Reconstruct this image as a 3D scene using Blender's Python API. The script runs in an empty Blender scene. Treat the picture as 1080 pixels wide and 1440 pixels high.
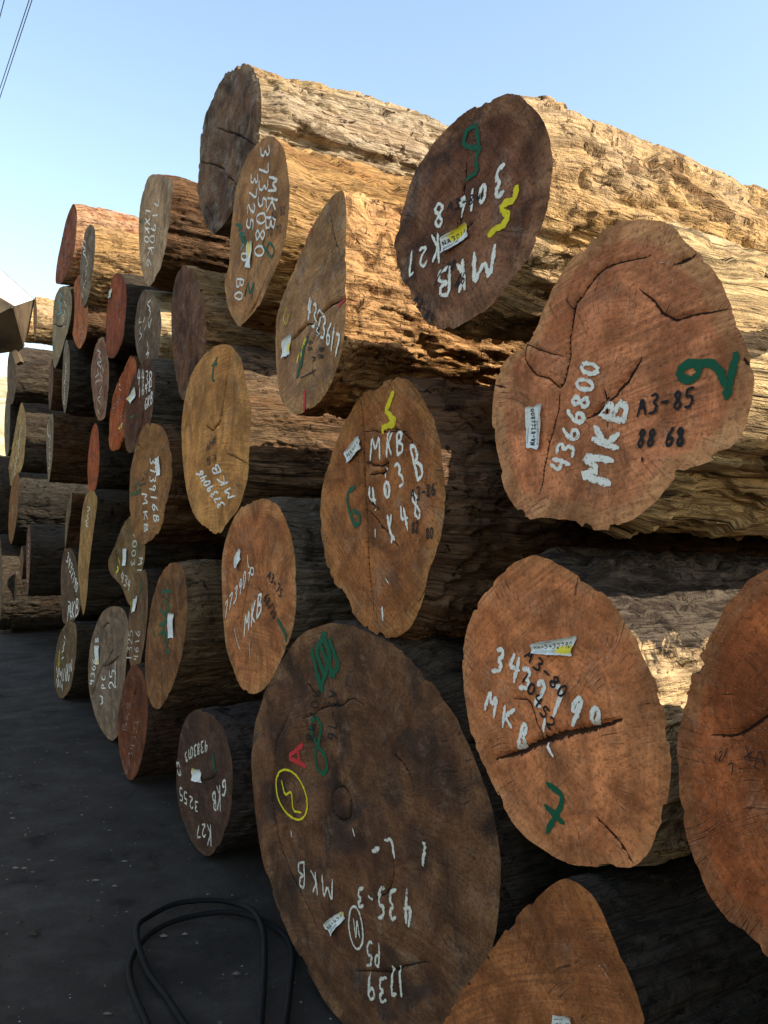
import bpy, math, numpy as np
from mathutils import Vector, Matrix
scene = bpy.context.scene
COL = scene.collection

# ------------------------------------------------------------ camera, sky, sun, exposure
F_PX = 1088.0; CAM_H = 1.65; PITCH = math.atan(40 / F_PX)
cam_d = bpy.data.cameras.new('camera'); cam = bpy.data.objects.new('camera', cam_d); COL.objects.link(cam)
cam.location = (0, 0, CAM_H); cam.rotation_euler = (math.pi / 2 + PITCH, 0, 0)
cam_d.sensor_fit = 'VERTICAL'; cam_d.sensor_height = 36.0; cam_d.lens = F_PX / 1440 * 36.0
cam_d.clip_start = 0.05; cam_d.clip_end = 3000
scene.camera = cam

SUN = Vector((.863 * .45 + .505 * .72, .505 * .45 - .863 * .72, .62)).normalized()
world = bpy.data.worlds.new('World'); scene.world = world; world.use_nodes = True
wn = world.node_tree.nodes; wl = world.node_tree.links
for n_ in list(wn): wn.remove(n_)
wo = wn.new('ShaderNodeOutputWorld'); bg = wn.new('ShaderNodeBackground'); sk = wn.new('ShaderNodeTexSky')
sk.sky_type = 'NISHITA'; sk.sun_disc = False
sk.sun_elevation = math.asin(SUN.z); sk.sun_rotation = math.atan2(SUN.x, SUN.y)
sk.air_density = 1.5; sk.dust_density = 1.2; sk.ozone_density = 0.0; sk.altitude = 50
bg.inputs['Strength'].default_value = 0.13
wl.new(sk.outputs[0], bg.inputs[0]); wl.new(bg.outputs[0], wo.inputs[0])
sd = bpy.data.lights.new('sun', 'SUN'); so = bpy.data.objects.new('sun', sd); COL.objects.link(so)
sd.energy = 4.3; sd.angle = math.radians(0.5); sd.color = (1.0, 0.90, 0.72)
so.rotation_euler = SUN.to_track_quat('Z', 'Y').to_euler(); so.location = (6, -5, 12)
scene.view_settings.view_transform = 'Standard'; scene.view_settings.look = 'None'
scene.view_settings.gamma = 1.0; scene.view_settings.exposure = 1.28
scene.view_settings.use_curve_mapping = False
scene.cycles.max_bounces = 6; scene.cycles.transparent_max_bounces = 12

# ------------------------------------------------------------ the stack's own frame
D_ = np.array([-.505, .863]); N_ = np.array([.863, .505])       # along the stack, into the stack
STACK = 1.245
CP, SP = math.cos(PITCH), math.sin(PITCH)
def rays(P):
    P = np.atleast_2d(np.array(P, float)); x = (P[:, 0] - 540) / F_PX; y = (720 - P[:, 1]) / F_PX
    den = CP - y * SP
    return np.c_[x / den, np.ones(len(x)), (y * CP + SP) / den]

# ------------------------------------------------------------ numpy noise
def _h(ix, iy, iz, s):
    h = (ix.astype(np.int64) * 374761393 + iy.astype(np.int64) * 668265263 + iz.astype(np.int64) * 2147483647 + s * 974634777) & 0xffffffff
    h = ((h ^ (h >> 13)) * 1274126177) & 0xffffffff
    h = ((h ^ (h >> 16)) * 2246822519) & 0xffffffff
    return ((h ^ (h >> 15)) & 0xffffff) / float(0xffffff) * 2 - 1
def vnoise(x, y, z, s=0):
    fx, fy, fz = np.floor(x), np.floor(y), np.floor(z)
    tx, ty, tz = x - fx, y - fy, z - fz
    tx = tx * tx * (3 - 2 * tx); ty = ty * ty * (3 - 2 * ty); tz = tz * tz * (3 - 2 * tz)
    o = 0
    for dx in (0, 1):
        for dy in (0, 1):
            for dz in (0, 1):
                o = o + _h(fx + dx, fy + dy, fz + dz, s) * (tx if dx else 1 - tx) * (ty if dy else 1 - ty) * (tz if dz else 1 - tz)
    return o
def fbm(x, y, z, s=0, n=3):
    o = 0; a = 1; t = 0
    for i in range(n):
        o = o + a * vnoise(x * 2 ** i, y * 2 ** i, z * 2 ** i, s + i * 7); t += a; a *= .5
    return o / t
def sstep(a, b, x):
    t = np.clip((x - a) / (b - a), 0, 1); return t * t * (3 - 2 * t)
def lin(c):
    return tuple(((v / 255) / 12.92 if v <= 10 else (((v / 255) + .055) / 1.055) ** 2.4) for v in c)

# ------------------------------------------------------------ mesh and object helpers
def mesh(name, V, F, mat=None, smooth=True, attrs=None):
    me = bpy.data.meshes.new(name)
    V = np.asarray(V, np.float32)
    if isinstance(F, np.ndarray):
        me.vertices.add(len(V)); me.vertices.foreach_set('co', V.ravel())
        k = F.shape[1]; me.loops.add(F.size); me.loops.foreach_set('vertex_index', F.ravel().astype(np.int32))
        me.polygons.add(len(F)); me.polygons.foreach_set('loop_start', np.arange(0, F.size, k, dtype=np.int32))
        me.update(calc_edges=True)
    else:
        me.from_pydata([tuple(map(float, v)) for v in V], [], [tuple(map(int, f)) for f in F]); me.update()
    if smooth: me.polygons.foreach_set('use_smooth', [True] * len(me.polygons))
    for k_, a in (attrs or {}).items():
        at = me.attributes.new(k_, 'FLOAT_VECTOR', 'POINT'); at.data.foreach_set('vector', np.asarray(a, np.float32).ravel())
    if mat: me.materials.append(mat)
    return me
def put(name, me, parent=None):
    o = bpy.data.objects.new(name, me); COL.objects.link(o)
    if parent:
        o.parent = parent
    return o
def tag(o, label=None, cat=None, group=None, kind=None):
    if label: o['label'] = label
    if cat: o['category'] = cat
    if group: o['group'] = group
    if kind: o['kind'] = kind
def empty(name, loc):
    o = bpy.data.objects.new(name, None); COL.objects.link(o); o.location = loc; o.empty_display_size = .1; return o

# ------------------------------------------------------------ node helpers
class NT:
    def __init__(s, name):
        s.m = bpy.data.materials.new(name); s.m.use_nodes = True; s.t = s.m.node_tree
        s.b = s.t.nodes['Principled BSDF']; s.out = s.t.nodes['Material Output']
    def n(s, typ, **k):
        nd = s.t.nodes.new(typ)
        for a, v in k.items():
            if a[0] == 'i' and a[1:].isdigit(): s.set(nd.inputs[int(a[1:])], v)
            else: setattr(nd, a, v)
        return nd
    def set(s, sock, v):
        if isinstance(v, bpy.types.NodeSocket): s.t.links.new(v, sock)
        elif isinstance(v, tuple) and len(v) == 3 and sock.type == 'RGBA': sock.default_value = (*v, 1)
        else: sock.default_value = v
    def math(s, op, a, b=None, c=None, clamp=False):
        nd = s.n('ShaderNodeMath', operation=op); nd.use_clamp = clamp
        s.set(nd.inputs[0], a)
        if b is not None: s.set(nd.inputs[1], b)
        if c is not None: s.set(nd.inputs[2], c)
        return nd.outputs[0]
    def vm(s, op, a, b=None, scale=None):
        nd = s.n('ShaderNodeVectorMath', operation=op); s.set(nd.inputs[0], a)
        if b is not None: s.set(nd.inputs[1], b)
        if scale is not None: s.set(nd.inputs['Scale'], scale)
        return nd.outputs['Value'] if op in ('LENGTH', 'DOT_PRODUCT') else nd.outputs[0]
    def noise(s, v, scale=1., detail=3., rough=.55, dist=0.):
        nd = s.n('ShaderNodeTexNoise'); s.set(nd.inputs['Vector'], v); nd.inputs['Scale'].default_value = scale
        nd.inputs['Detail'].default_value = detail; nd.inputs['Roughness'].default_value = rough; nd.inputs['Distortion'].default_value = dist
        return nd.outputs['Fac']
    def xyz(s, x, y, z):
        nd = s.n('ShaderNodeCombineXYZ'); s.set(nd.inputs[0], x); s.set(nd.inputs[1], y); s.set(nd.inputs[2], z); return nd.outputs[0]
    def sep(s, v):
        nd = s.n('ShaderNodeSeparateXYZ'); s.set(nd.inputs[0], v); return nd.outputs
    def ss(s, x, a, b, o0=0., o1=1.):
        nd = s.n('ShaderNodeMapRange', interpolation_type='SMOOTHSTEP'); s.set(nd.inputs[0], x)
        nd.inputs[1].default_value = a; nd.inputs[2].default_value = b; nd.inputs[3].default_value = o0; nd.inputs[4].default_value = o1
        return nd.outputs[0]
    def mix(s, f, a, b, mode='MIX'):
        nd = s.n('ShaderNodeMix', data_type='RGBA', blend_type=mode)
        s.set(nd.inputs[0], f); s.set(nd.inputs[6], a); s.set(nd.inputs[7], b); return nd.outputs[2]
    def attr(s, name):
        return s.n('ShaderNodeAttribute', attribute_name=name).outputs['Vector']
    def bump(s, h, strength, dist):
        nd = s.n('ShaderNodeBump'); s.set(nd.inputs['Height'], h); nd.inputs['Strength'].default_value = strength; nd.inputs['Distance'].default_value = dist
        s.t.links.new(nd.outputs[0], s.b.inputs['Normal'])
    def fin(s, col, rough=.85, spec=.25):
        s.set(s.b.inputs['Base Color'], col); s.set(s.b.inputs['Roughness'], rough); s.b.inputs['Specular IOR Level'].default_value = spec
        return s.m
def sat(c, k=.4):
    l = sum(c) / 3; return tuple(v * (v / l) ** k for v in c)
def sc(c, k): return tuple(min(.9, v * k) for v in c)
def mx(a, b, t): return tuple(x * (1 - t) + y * t for x, y in zip(a, b))

def face_material(seed, heart, sap, dark=.35, grey=.2, streak=.4, sawang=.6, rim=.86, green=0.):
    m = NT('sawn_end_grain'); gp = m.attr('gp'); x, y, rho = m.sep(gp)
    V = m.xyz(x, y, float(seed) * 3.7)
    w1 = m.noise(V, 3.2, 2); w2 = m.noise(m.vm('ADD', V, (7.3, 1.1, 0.)), 3.2, 2)
    x2 = m.math('ADD', x, m.math('MULTIPLY', m.math('SUBTRACT', w1, .5), .16))
    y2 = m.math('ADD', y, m.math('MULTIPLY', m.math('SUBTRACT', w2, .5), .16))
    r = m.math('SQRT', m.math('ADD', m.math('MULTIPLY', x2, x2), m.math('MULTIPLY', y2, y2)))
    ring = m.noise(m.xyz(m.math('MULTIPLY', r, 150.), m.math('MULTIPLY', x, 3.), float(seed)), 1., 2, .7)
    band = m.noise(m.xyz(m.math('MULTIPLY', r, 17.), m.math('MULTIPLY', x, 2.2), m.math('MULTIPLY', y, 2.2)), 1., 3)
    rin = m.math('DIVIDE', 1., m.math('MAXIMUM', r, .004))
    ux = m.math('MULTIPLY', x2, rin); uy = m.math('MULTIPLY', y2, rin)
    rad = m.noise(m.xyz(m.math('MULTIPLY', ux, 16.), m.math('MULTIPLY', uy, 16.), m.math('MULTIPLY', r, 2.5)), 1., 3, .6)
    chk = m.noise(m.xyz(m.math('MULTIPLY', ux, 34.), m.math('MULTIPLY', uy, 34.), m.math('ADD', m.math('MULTIPLY', r, 3.), float(seed))), 1., 1)
    ca, sa = math.cos(sawang), math.sin(sawang)
    sx = m.math('ADD', m.math('MULTIPLY', x, ca), m.math('MULTIPLY', y, sa))
    sy = m.math('ADD', m.math('MULTIPLY', x, -sa), m.math('MULTIPLY', y, ca))
    sxw = m.math('ADD', sx, m.math('MULTIPLY', m.math('MULTIPLY', sy, sy), .25))
    saw = m.noise(m.xyz(m.math('MULTIPLY', sxw, 120.), m.math('MULTIPLY', sy, 3.), 2. + seed), 1., 3, .65)
    hot0 = m.noise(m.vm('ADD', V, (2.7, 8.4, 1.)), 3., 3, .6)
    big = m.noise(V, 2.6, 4, .6); med = m.noise(V, 11., 5, .62); fine = m.noise(V, 90., 4, .7); grit = m.noise(V, 260., 3, .7)
    c = m.mix(m.ss(band, .3, .7), sc(heart, .68), sc(heart, 1.22))
    c = m.mix(m.ss(big, .42, .66, 0, .6), c, mx(heart, sap, .75))
    sapn = m.math('ADD', rho, m.math('MULTIPLY', m.math('SUBTRACT', med, .5), .09))
    c = m.mix(m.ss(sapn, rim, rim + .07, 0, .75), c, sap)
    c = m.mix(m.ss(ring, .40, .62, .22, 0), c, sc(heart, .35))
    c = m.mix(m.ss(rad, .40, .68, 0, streak), c, sc(heart, .45))
    stain = m.noise(m.vm('ADD', V, (3.1, 9.7, 0.)), 4.2, 5, .62, .8)
    c = m.mix(m.ss(stain, .60 - .26 * dark, .72 - .10 * dark, 0, min(.92, dark * 1.5)), c, (.035, .022, .018))
    c = m.mix(m.ss(med, .50, .74, 0, grey), c, (.33, .29, .25))
    tone = m.noise(m.vm('ADD', V, (1.7, 4.4, 2.)), 6.5, 6, .68, .6)
    c = m.mix(1., c, m.mix(m.ss(tone, .34, .66), (.58, .52, .48), (1.32, 1.30, 1.26)), 'MULTIPLY')
    hot = m.noise(m.vm('ADD', V, (5.7, 2.4, 2.)), 3.4, 4, .6, .4)
    c = m.mix(m.ss(hot, .5, .7, 0, .35), c, (heart[0] * 1.12, heart[1] * .92, heart[2] * .80))
    pale = m.noise(m.vm('ADD', V, (8.7, 6.4, 5.)), 8., 6, .7)
    c = m.mix(m.ss(pale, .56, .70, 0, .35), c, mx(sap, (.5, .42, .33), .4))
    if green: c = m.mix(m.ss(big, .45, .7, 0, green), c, (.12, .14, .07))
    sawm = m.math('MULTIPLY', m.ss(saw, .40, .56, .5, 0), m.ss(hot0, .40, .62, .15, 1.)); c = m.mix(sawm, c, sc(heart, .38))
    c = m.mix(m.ss(fine, .48, .66, 0, .62), c, sc(heart, .26))
    c = m.mix(m.ss(grit, .60, .72, 0, .5), c, (.55, .45, .35))
    chl = m.math('MULTIPLY', m.ss(m.math('ABSOLUTE', m.math('SUBTRACT', chk, .5)), .0, .012, 1., 0.), m.ss(med, .46, .60))
    c = m.mix(m.math('MULTIPLY', chl, .75), c, (.02, .013, .010))
    ck = m.attr('crk'); sdv, wv, _ = m.sep(ck)
    wj = m.math('MULTIPLY', wv, m.ss(fine, .3, .7, .35, 1.25))
    line = m.math('SUBTRACT', m.math('ABSOLUTE', m.math('ADD', sdv, m.math('MULTIPLY', m.math('SUBTRACT', fine, .5), .006))), wj)
    lf = m.math('MULTIPLY', m.ss(line, -.0005, .0009, 1., 0.), m.ss(wv, .0002, .0006))
    c = m.mix(m.math('MULTIPLY', lf, .93), c, (.012, .009, .008))
    h = m.math('ADD', m.math('MULTIPLY', m.math('MULTIPLY', saw, m.ss(hot0, .40, .62, .2, 1.)), .6), m.math('MULTIPLY', fine, .6))
    h = m.math('ADD', h, m.math('MULTIPLY', ring, .25)); h = m.math('ADD', h, m.math('MULTIPLY', med, 1.3)); h = m.math('ADD', h, m.math('MULTIPLY', grit, .25))
    h = m.math('SUBTRACT', h, m.math('MULTIPLY', lf, 2.5)); h = m.math('ADD', h, m.math('MULTIPLY', tone, 1.2)); h = m.math('SUBTRACT', h, m.math('MULTIPLY', chl, .7))
    m.bump(h, .9, .0042)
    return m.fin(c, m.ss(med, .3, .7, .97, .8), .12)

def bark_material(seed, tone, dk, wx=.2, red=.2, deep=.4, cap=None, flake=.45):
    m = NT('weathered_log_side'); bp = m.attr('bp'); x, y, a = m.sep(bp)
    s_ = float(seed) * 5.1
    rk = .75 + (seed * 37 % 11) / 11 * .8; ra = .7 + (seed * 53 % 13) / 13 * .9
    def vv(kx, ka, off=0.): kx = kx * rk; ka = ka * ra; return m.xyz(m.math('MULTIPLY', x, kx), m.math('MULTIPLY', y, kx), m.math('ADD', m.math('MULTIPLY', a, ka), s_ + off))
    wob = m.noise(vv(3., 2.4), 1., 3)
    fib = m.noise(vv(110., 5.5, 3.), 1., 4, .68, .5); fib2 = m.noise(vv(38., 5.5, 11.), 1., 5, .66, .8)
    ch = m.noise(vv(14., 9., 5.), 1., 6, .68, .8); big = m.noise(vv(2.1, .9, 23.), 1., 4, .6); grit = m.noise(vv(120., 80., 2.), 1., 3, .7)
    lon = m.noise(vv(8., 1.8, 41.), 1., 3, .6, .4)
    c = m.mix(m.ss(fib2, .36, .64), sc(tone, .70), sc(tone, 1.18))
    lum = sum(tone) / 3; c = m.mix(m.ss(big, .40, .62, 0, wx), c, (lum * 1.45, lum * 1.32, lum * 1.12))
    c = m.mix(m.ss(lon, .5, .66, 0, red), c, (lum * 1.35, lum * .50, lum * .17))
    c = m.mix(m.ss(fib, .50, .64, 0, .72), c, dk)
    c = m.mix(m.ss(ch, .53, .60, 0, deep), c, dk)
    c = m.mix(m.ss(wob, .56, .68, 0, deep * .8), c, sc(dk, 1.5))
    c = m.mix(m.ss(grit, .58, .76, 0, .4), c, sc(dk, .8))
    pit = m.noise(vv(24., 13., 77.), 1., 4, .7, 1.0); pm = m.math('MULTIPLY', m.ss(pit, .60, .66), m.ss(big, .36, .56, .15, 1.))
    c = m.mix(m.math('MULTIPLY', pm, .85), c, sc(dk, .55))
    fl_ = m.noise(vv(5., 2.8, 91.), 1., 6, .66, .6); fm_ = m.math('MULTIPLY', m.ss(fl_, .575, .59), flake)
    c = m.mix(fm_, c, m.mix(m.ss(fib2, .4, .62), sc(dk, .7), sc(dk, 2.0)))
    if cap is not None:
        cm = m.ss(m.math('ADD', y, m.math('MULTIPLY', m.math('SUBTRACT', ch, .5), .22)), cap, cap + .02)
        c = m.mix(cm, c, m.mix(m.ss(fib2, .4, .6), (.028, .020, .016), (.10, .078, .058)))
    crn = m.math('ABSOLUTE', m.math('SUBTRACT', m.noise(vv(11., .55, 60.), 1., 3, .5, .3), .5))
    crk = m.math('MULTIPLY', m.ss(crn, 0., .010, 1., 0.), m.ss(big, .35, .5, 1., .15))
    c = m.mix(m.math('MULTIPLY', crk, .8), c, (.02, .014, .010))
    h = m.math('ADD', m.math('MULTIPLY', fib, .8), m.math('MULTIPLY', fib2, 1.4)); h = m.math('ADD', h, m.math('MULTIPLY', ch, 2.2))
    h = m.math('ADD', h, m.math('MULTIPLY', grit, .35)); h = m.math('ADD', m.math('SUBTRACT', h, m.math('ADD', m.math('MULTIPLY', crk, 1.6), m.math('MULTIPLY', pm, 1.8))), m.math('MULTIPLY', fm_, 1.3))
    m.bump(h, 1.0, .013)
    return m.fin(c, .95, .08)

PM = {}
def paint_material(kind):
    if kind in PM: return PM[kind]
    col = dict(white=(.80, .77, .68), dull=(.66, .62, .52), green=(.004, .085, .040), yellow=(.70, .58, .02), red=(.50, .03, .035),
               black=(.012, .012, .014), chalk=(.62, .52, .42), pink=(.62, .46, .38), cyan=(.10, .42, .50))[kind]
    m = NT('paint_' + kind); g = m.n('ShaderNodeTexCoord').outputs['Object']
    n1 = m.noise(g, 160., 4, .65); n2 = m.noise(g, 45., 3, .6)
    c = m.mix(m.ss(n2, .3, .7, .35, 0), col, sc(col, .62))
    m.fin(c, .7, .2)
    wear = dict(white=.42, dull=.44, green=.36, yellow=.38, red=.39, black=.24, chalk=.54, pink=.52, cyan=.45)[kind]
    st = m.attr('st'); sx_, sy_, sr_ = m.sep(st)
    br_ = m.noise(m.xyz(m.math('MULTIPLY', sx_, 45.), m.math('MULTIPLY', sy_, 3.2), sr_), 1., 4, .65)
    ed = m.math('POWER', m.math('ABSOLUTE', sy_), 3.)
    tot = m.math('ADD', m.math('MULTIPLY', n1, .45), m.math('ADD', m.math('MULTIPLY', n2, .15), m.math('MULTIPLY', br_, .4)))
    al = m.ss(m.math('SUBTRACT', tot, m.math('MULTIPLY', ed, .20)), wear - .05, wear + .03)
    m.set(m.b.inputs['Alpha'], al)
    PM[kind] = m.m; return m.m

OUT = {
 'A': (1.022, 0.046, [(347, 88),(362, 108),(367, 145),(366, 185),(358, 225),(343, 265),(325, 300),(310, 322),(296, 328),(283, 300),(278, 265),(281, 230),(283, 190),(289, 160),(300, 137),(313, 108),(330, 95)]),
 'B': (0.999, 0.002, [(385, 191),(398, 205),(405, 235),(408, 270),(406, 305),(402, 335),(392, 370),(378, 400),(365, 430),(350, 447),(337, 460),(326, 445),(318, 420),(316, 394),(322, 372),(323, 340),(327, 300),(333, 260),(345, 225),(360, 203),(372, 193)]),
 'C': (1.002, 0.023, [(210, 247),(222, 245),(238, 250),(243, 258),(241, 290),(236, 330),(228, 370),(217, 395),(209, 402),(202, 392),(197, 365),(195, 330),(196, 300),(200, 275),(205, 258)]),
 'D': (1.003, 0.124, [(104, 287),(108, 300),(107, 330),(104, 355),(97, 378),(88, 397),(82, 400),(78, 395),(80, 370),(86, 340),(93, 310),(99, 293)]),
 'D2': (0.999, 0.078, [(90, 402),(99, 408),(101, 430),(98, 455),(91, 480),(85, 500),(77, 518),(74, 500),(74, 460),(76, 425),(82, 408)]),
 'E': (0.99, 0.02, [(127, 315),(133, 322),(134, 340),(132, 370),(128, 400),(122, 425),(116, 432),(114, 420),(113, 395),(113, 370),(116, 345),(120, 325)]),
 'F': (1.03, -0.05, [(110, 388),(118, 395),(123, 420),(123, 460),(119, 480),(111, 490),(103, 475),(100, 450),(102, 410)]),
 'G': (0.998, 0.017, [(165, 384),(174, 390),(178, 415),(176, 450),(172, 480),(163, 500),(157, 504),(150, 498),(149, 475),(150, 440),(154, 410),(158, 390)]),
 'H': (1.043, 0.036, [(203, 408),(214, 412),(222, 425),(227, 450),(225, 480),(222, 505),(215, 525),(205, 522),(195, 505),(190, 480),(189, 460),(193, 430),(197, 415)]),
 'I': (1.025, -0.005, [(262, 373),(272, 382),(282, 410),(289, 445),(290, 480),(286, 515),(275, 545),(262, 565),(253, 555),(246, 520),(242, 480),(241, 430),(246, 395),(253, 378)]),
 'J': (0.935, -0.016, [(483, 268),(487, 290),(487, 340),(487, 400),(486, 450),(482, 490),(472, 525),(458, 555),(440, 575),(418, 584),(402, 575),(392, 550),(388, 500),(389, 450),(400, 410),(415, 375),(432, 335),(445, 310),(462, 282),(475, 270)]),
 'K': (0.95, 0.103, [(722, 131),(745, 150),(765, 175),(776, 215),(775, 260),(765, 310),(745, 360),(715, 400),(690, 430),(660, 450),(630, 463),(605, 460),(590, 440),(575, 412),(560, 380),(555, 345),(560, 320),(568, 290),(585, 240),(620, 190),(655, 158),(690, 140)]),
 'L': (0.99, 0.051, [(885, 310),(925, 309),(950, 318),(968, 342),(1000, 375),(1020, 410),(1035, 455),(1052, 490),(1060, 540),(1050, 590),(1035, 620),(1000, 650),(960, 665),(943, 682),(925, 702),(895, 725),(860, 743),(835, 744),(805, 735),(765, 730),(745, 732),(730, 720),(710, 690),(697, 650),(691, 610),(693, 570),(700, 525),(718, 500),(740, 485),(755, 455),(775, 410),(800, 370),(823, 350),(835, 330),(855, 315)]),
 'M': (1.02, 0.0, [(548, 531),(525, 545),(505, 560),(490, 585),(478, 610),(463, 650),(452, 690),(450, 730),(455, 775),(465, 810),(485, 840),(497, 862),(516, 884),(545, 896),(573, 884),(592, 850),(600, 810),(612, 780),(622, 740),(626, 700),(624, 650),(612, 600),(600, 570),(585, 545),(570, 532)]),
 'N': (0.995, 0.033, [(325, 486),(338, 500),(345, 530),(352, 565),(353, 600),(350, 640),(347, 680),(335, 715),(320, 735),(308, 750),(290, 742),(273, 725),(262, 690),(256, 640),(255, 600),(258, 570),(266, 535),(280, 508),(297, 490),(310, 484)]),
 'O': (0.999, -0.004, [(360, 703),(385, 705),(400, 725),(410, 755),(416, 790),(417, 830),(415, 870),(405, 905),(390, 940),(375, 965),(358, 976),(340, 968),(328, 940),(318, 910),(314, 870),(312, 820),(313, 780),(322, 745),(338, 715)]),
 'P': (0.994, 0.014, [(238, 793),(252, 793),(260, 808),(263, 840),(262, 880),(257, 915),(248, 950),(238, 975),(222, 998),(210, 985),(205, 960),(204, 920),(208, 880),(215, 840),(225, 810)]),
 'Q': (0.965, 0.086, [(213, 595),(228, 600),(237, 620),(242, 650),(240, 685),(232, 715),(228, 740),(215, 758),(200, 765),(190, 755),(184, 735),(182, 700),(184, 660),(192, 625),(202, 600)]),
 'R': (0.973, 0.096, [(205, 505),(215, 512),(218, 540),(216, 570),(210, 600),(197, 625),(183, 637),(176, 625),(175, 595),(178, 565),(184, 540),(193, 520)]),
 'S': (0.998, 0.073, [(183, 500),(192, 510),(190, 540),(182, 580),(176, 610),(168, 630),(157, 634),(153, 620),(154, 590),(158, 560),(166, 537),(175, 518)]),
 'T': (1.0, 0.013, [(144, 472),(150, 485),(153, 510),(153, 540),(150, 570),(147, 588),(138, 591),(133, 575),(129, 545),(128, 520),(132, 495),(138, 478)]),
 'U': (0.996, -0.029, [(94, 478),(98, 500),(97, 540),(93, 575),(90, 578),(87, 555),(88, 520),(90, 490)]),
 'V': (1.003, -0.008, [(74, 582),(75, 610),(74, 640),(71, 665),(68, 678),(66, 650),(65, 620),(67, 595)]),
 'W': (1.004, 0.009, [(133, 595),(138, 603),(140, 640),(138, 670),(133, 692),(126, 695),(123, 670),(124, 640),(128, 610)]),
 'W2': (0.956, -0.011, [(126, 690),(137, 700),(131, 750),(125, 800),(122, 840),(117, 865),(113, 840),(110, 800),(112, 760),(117, 710)]),
 'X': (1.001, -0.016, [(101, 693),(100, 715),(96, 740),(92, 770),(91, 760),(93, 725),(97, 703)]),
 'Y': (1.039, 0.078, [(92, 768),(103, 776),(110, 800),(114, 835),(112, 858),(105, 872),(95, 878),(88, 872),(86, 840),(86, 800)]),
 'Z': (0.987, 0.11, [(103, 875),(108, 885),(107, 920),(103, 950),(98, 970),(88, 982),(80, 975),(76, 950),(78, 920),(83, 895),(93, 877)]),
 'AA': (1.051, 0.078, [(155, 853),(172, 855),(180, 875),(180, 905),(177, 940),(175, 975),(172, 1010),(163, 1038),(152, 1038),(137, 1015),(127, 980),(124, 950),(126, 915),(133, 885),(143, 862)]),
 'BB': (1.021, 0.169, [(185, 725),(197, 735),(204, 765),(202, 795),(195, 820),(186, 850),(180, 848),(172, 828),(165, 818),(155, 806),(152, 790),(158, 775),(168, 750),(176, 732)]),
 'CC': (1.022, -0.024, [(199, 805),(205, 803),(208, 830),(207, 870),(202, 910),(195, 940),(188, 945),(182, 930),(180, 890),(182, 860),(190, 830)]),
 'DD': (0.972, 0.059, [(190, 935),(204, 955),(208, 1000),(203, 1050),(192, 1090),(181, 1097),(173, 1080),(167, 1050),(166, 1010),(172, 970),(180, 945)]),
 'EE': (1.015, 0.067, [(275, 998),(295, 1003),(312, 1020),(325, 1060),(327, 1110),(322, 1150),(310, 1185),(300, 1200),(288, 1204),(270, 1185),(256, 1150),(248, 1110),(249, 1070),(254, 1030),(262, 1008)]),
 'FF': (1.008, 0.094, [(450, 880),(480, 877),(530, 895),(590, 940),(640, 1010),(680, 1100),(700, 1180),(703, 1250),(690, 1340),(665, 1420),(630, 1475),(590, 1500),(540, 1490),(490, 1450),(440, 1380),(400, 1300),(372, 1220),(358, 1130),(355, 1050),(367, 990),(385, 950),(415, 900)]),
 'GG': (1.015, 0.023, [(760, 782),(800, 800),(850, 835),(885, 880),(915, 930),(935, 990),(946, 1050),(945, 1110),(930, 1160),(900, 1215),(860, 1222),(810, 1217),(770, 1200),(730, 1170),(695, 1110),(665, 1040),(652, 970),(652, 900),(670, 850),(700, 810),(730, 788)]),
 'HH': (0.83, -0.08, [(1080, 800),(1040, 830),(1010, 870),(985, 920),(965, 980),(952, 1030),(955, 1090),(965, 1160),(985, 1230),(1020, 1290),(1080, 1345),(1170, 1385),(1280, 1370),(1390, 1290),(1450, 1150),(1440, 980),(1370, 840),(1270, 760),(1160, 765)]),
 'II': (0.968, -0.046, [(800, 1236),(835, 1262),(865, 1325),(895, 1395),(915, 1470),(925, 1560),(905, 1660),(850, 1740),(780, 1760),(700, 1720),(640, 1640),(610, 1550),(612, 1470),(640, 1410),(675, 1360),(710, 1305),(745, 1270),(775, 1243)]),
 'LL': (0.995, 0.053, [(16, 488),(22, 500),(23, 535),(20, 560),(15, 570),(11, 560),(10, 530),(11, 505)]),
 'L3': (1.006, 0.01, [(11, 548),(14, 560),(14, 600),(12, 635),(8, 640),(6, 610),(7, 575)]),
 'MM': (1.046, 0.104, [(31, 566),(36, 585),(36, 620),(33, 650),(28, 664),(12, 686),(10, 672),(16, 635),(22, 600),(27, 575)]),
 'NN': (0.984, 0.034, [(26, 665),(26, 700),(22, 740),(16, 765),(12, 750),(13, 710),(17, 680)]),
 'OO': (1.0, -0.041, [(41, 737),(43, 760),(42, 800),(39, 838),(37, 820),(37, 780),(38, 750)]),
 'PP': (1.017, -0.005, [(22, 805),(20, 840),(17, 880),(14, 888),(13, 860),(15, 825),(19, 812)]),
 'RR': (0.999, -0.018, [(50, 418),(52, 440),(51, 465),(49, 480),(47, 460),(47, 430)]),
 'U2': (1.0, 0, [(73, 505),(75, 530),(73, 560),(70, 577),(68, 555),(69, 525)]),
 'P2': (1.0, 0, [(31, 768),(33, 785),(32, 800),(30, 815),(27, 805),(27, 790),(29, 775)]),
 'R2': (1.0, 0, [(36, 432),(38, 450),(37, 470),(35, 482),(33, 470),(33, 445)]),
 'SA': (.86, 0., [(-3,640),(0,680),(-2,730),(-6,772),(-10,740),(-13,700),(-9,660)]),
 'SB': (.86, 0., [(-1,752),(3,795),(2,850),(-2,884),(-7,870),(-9,825),(-6,785)]),
}

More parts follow.
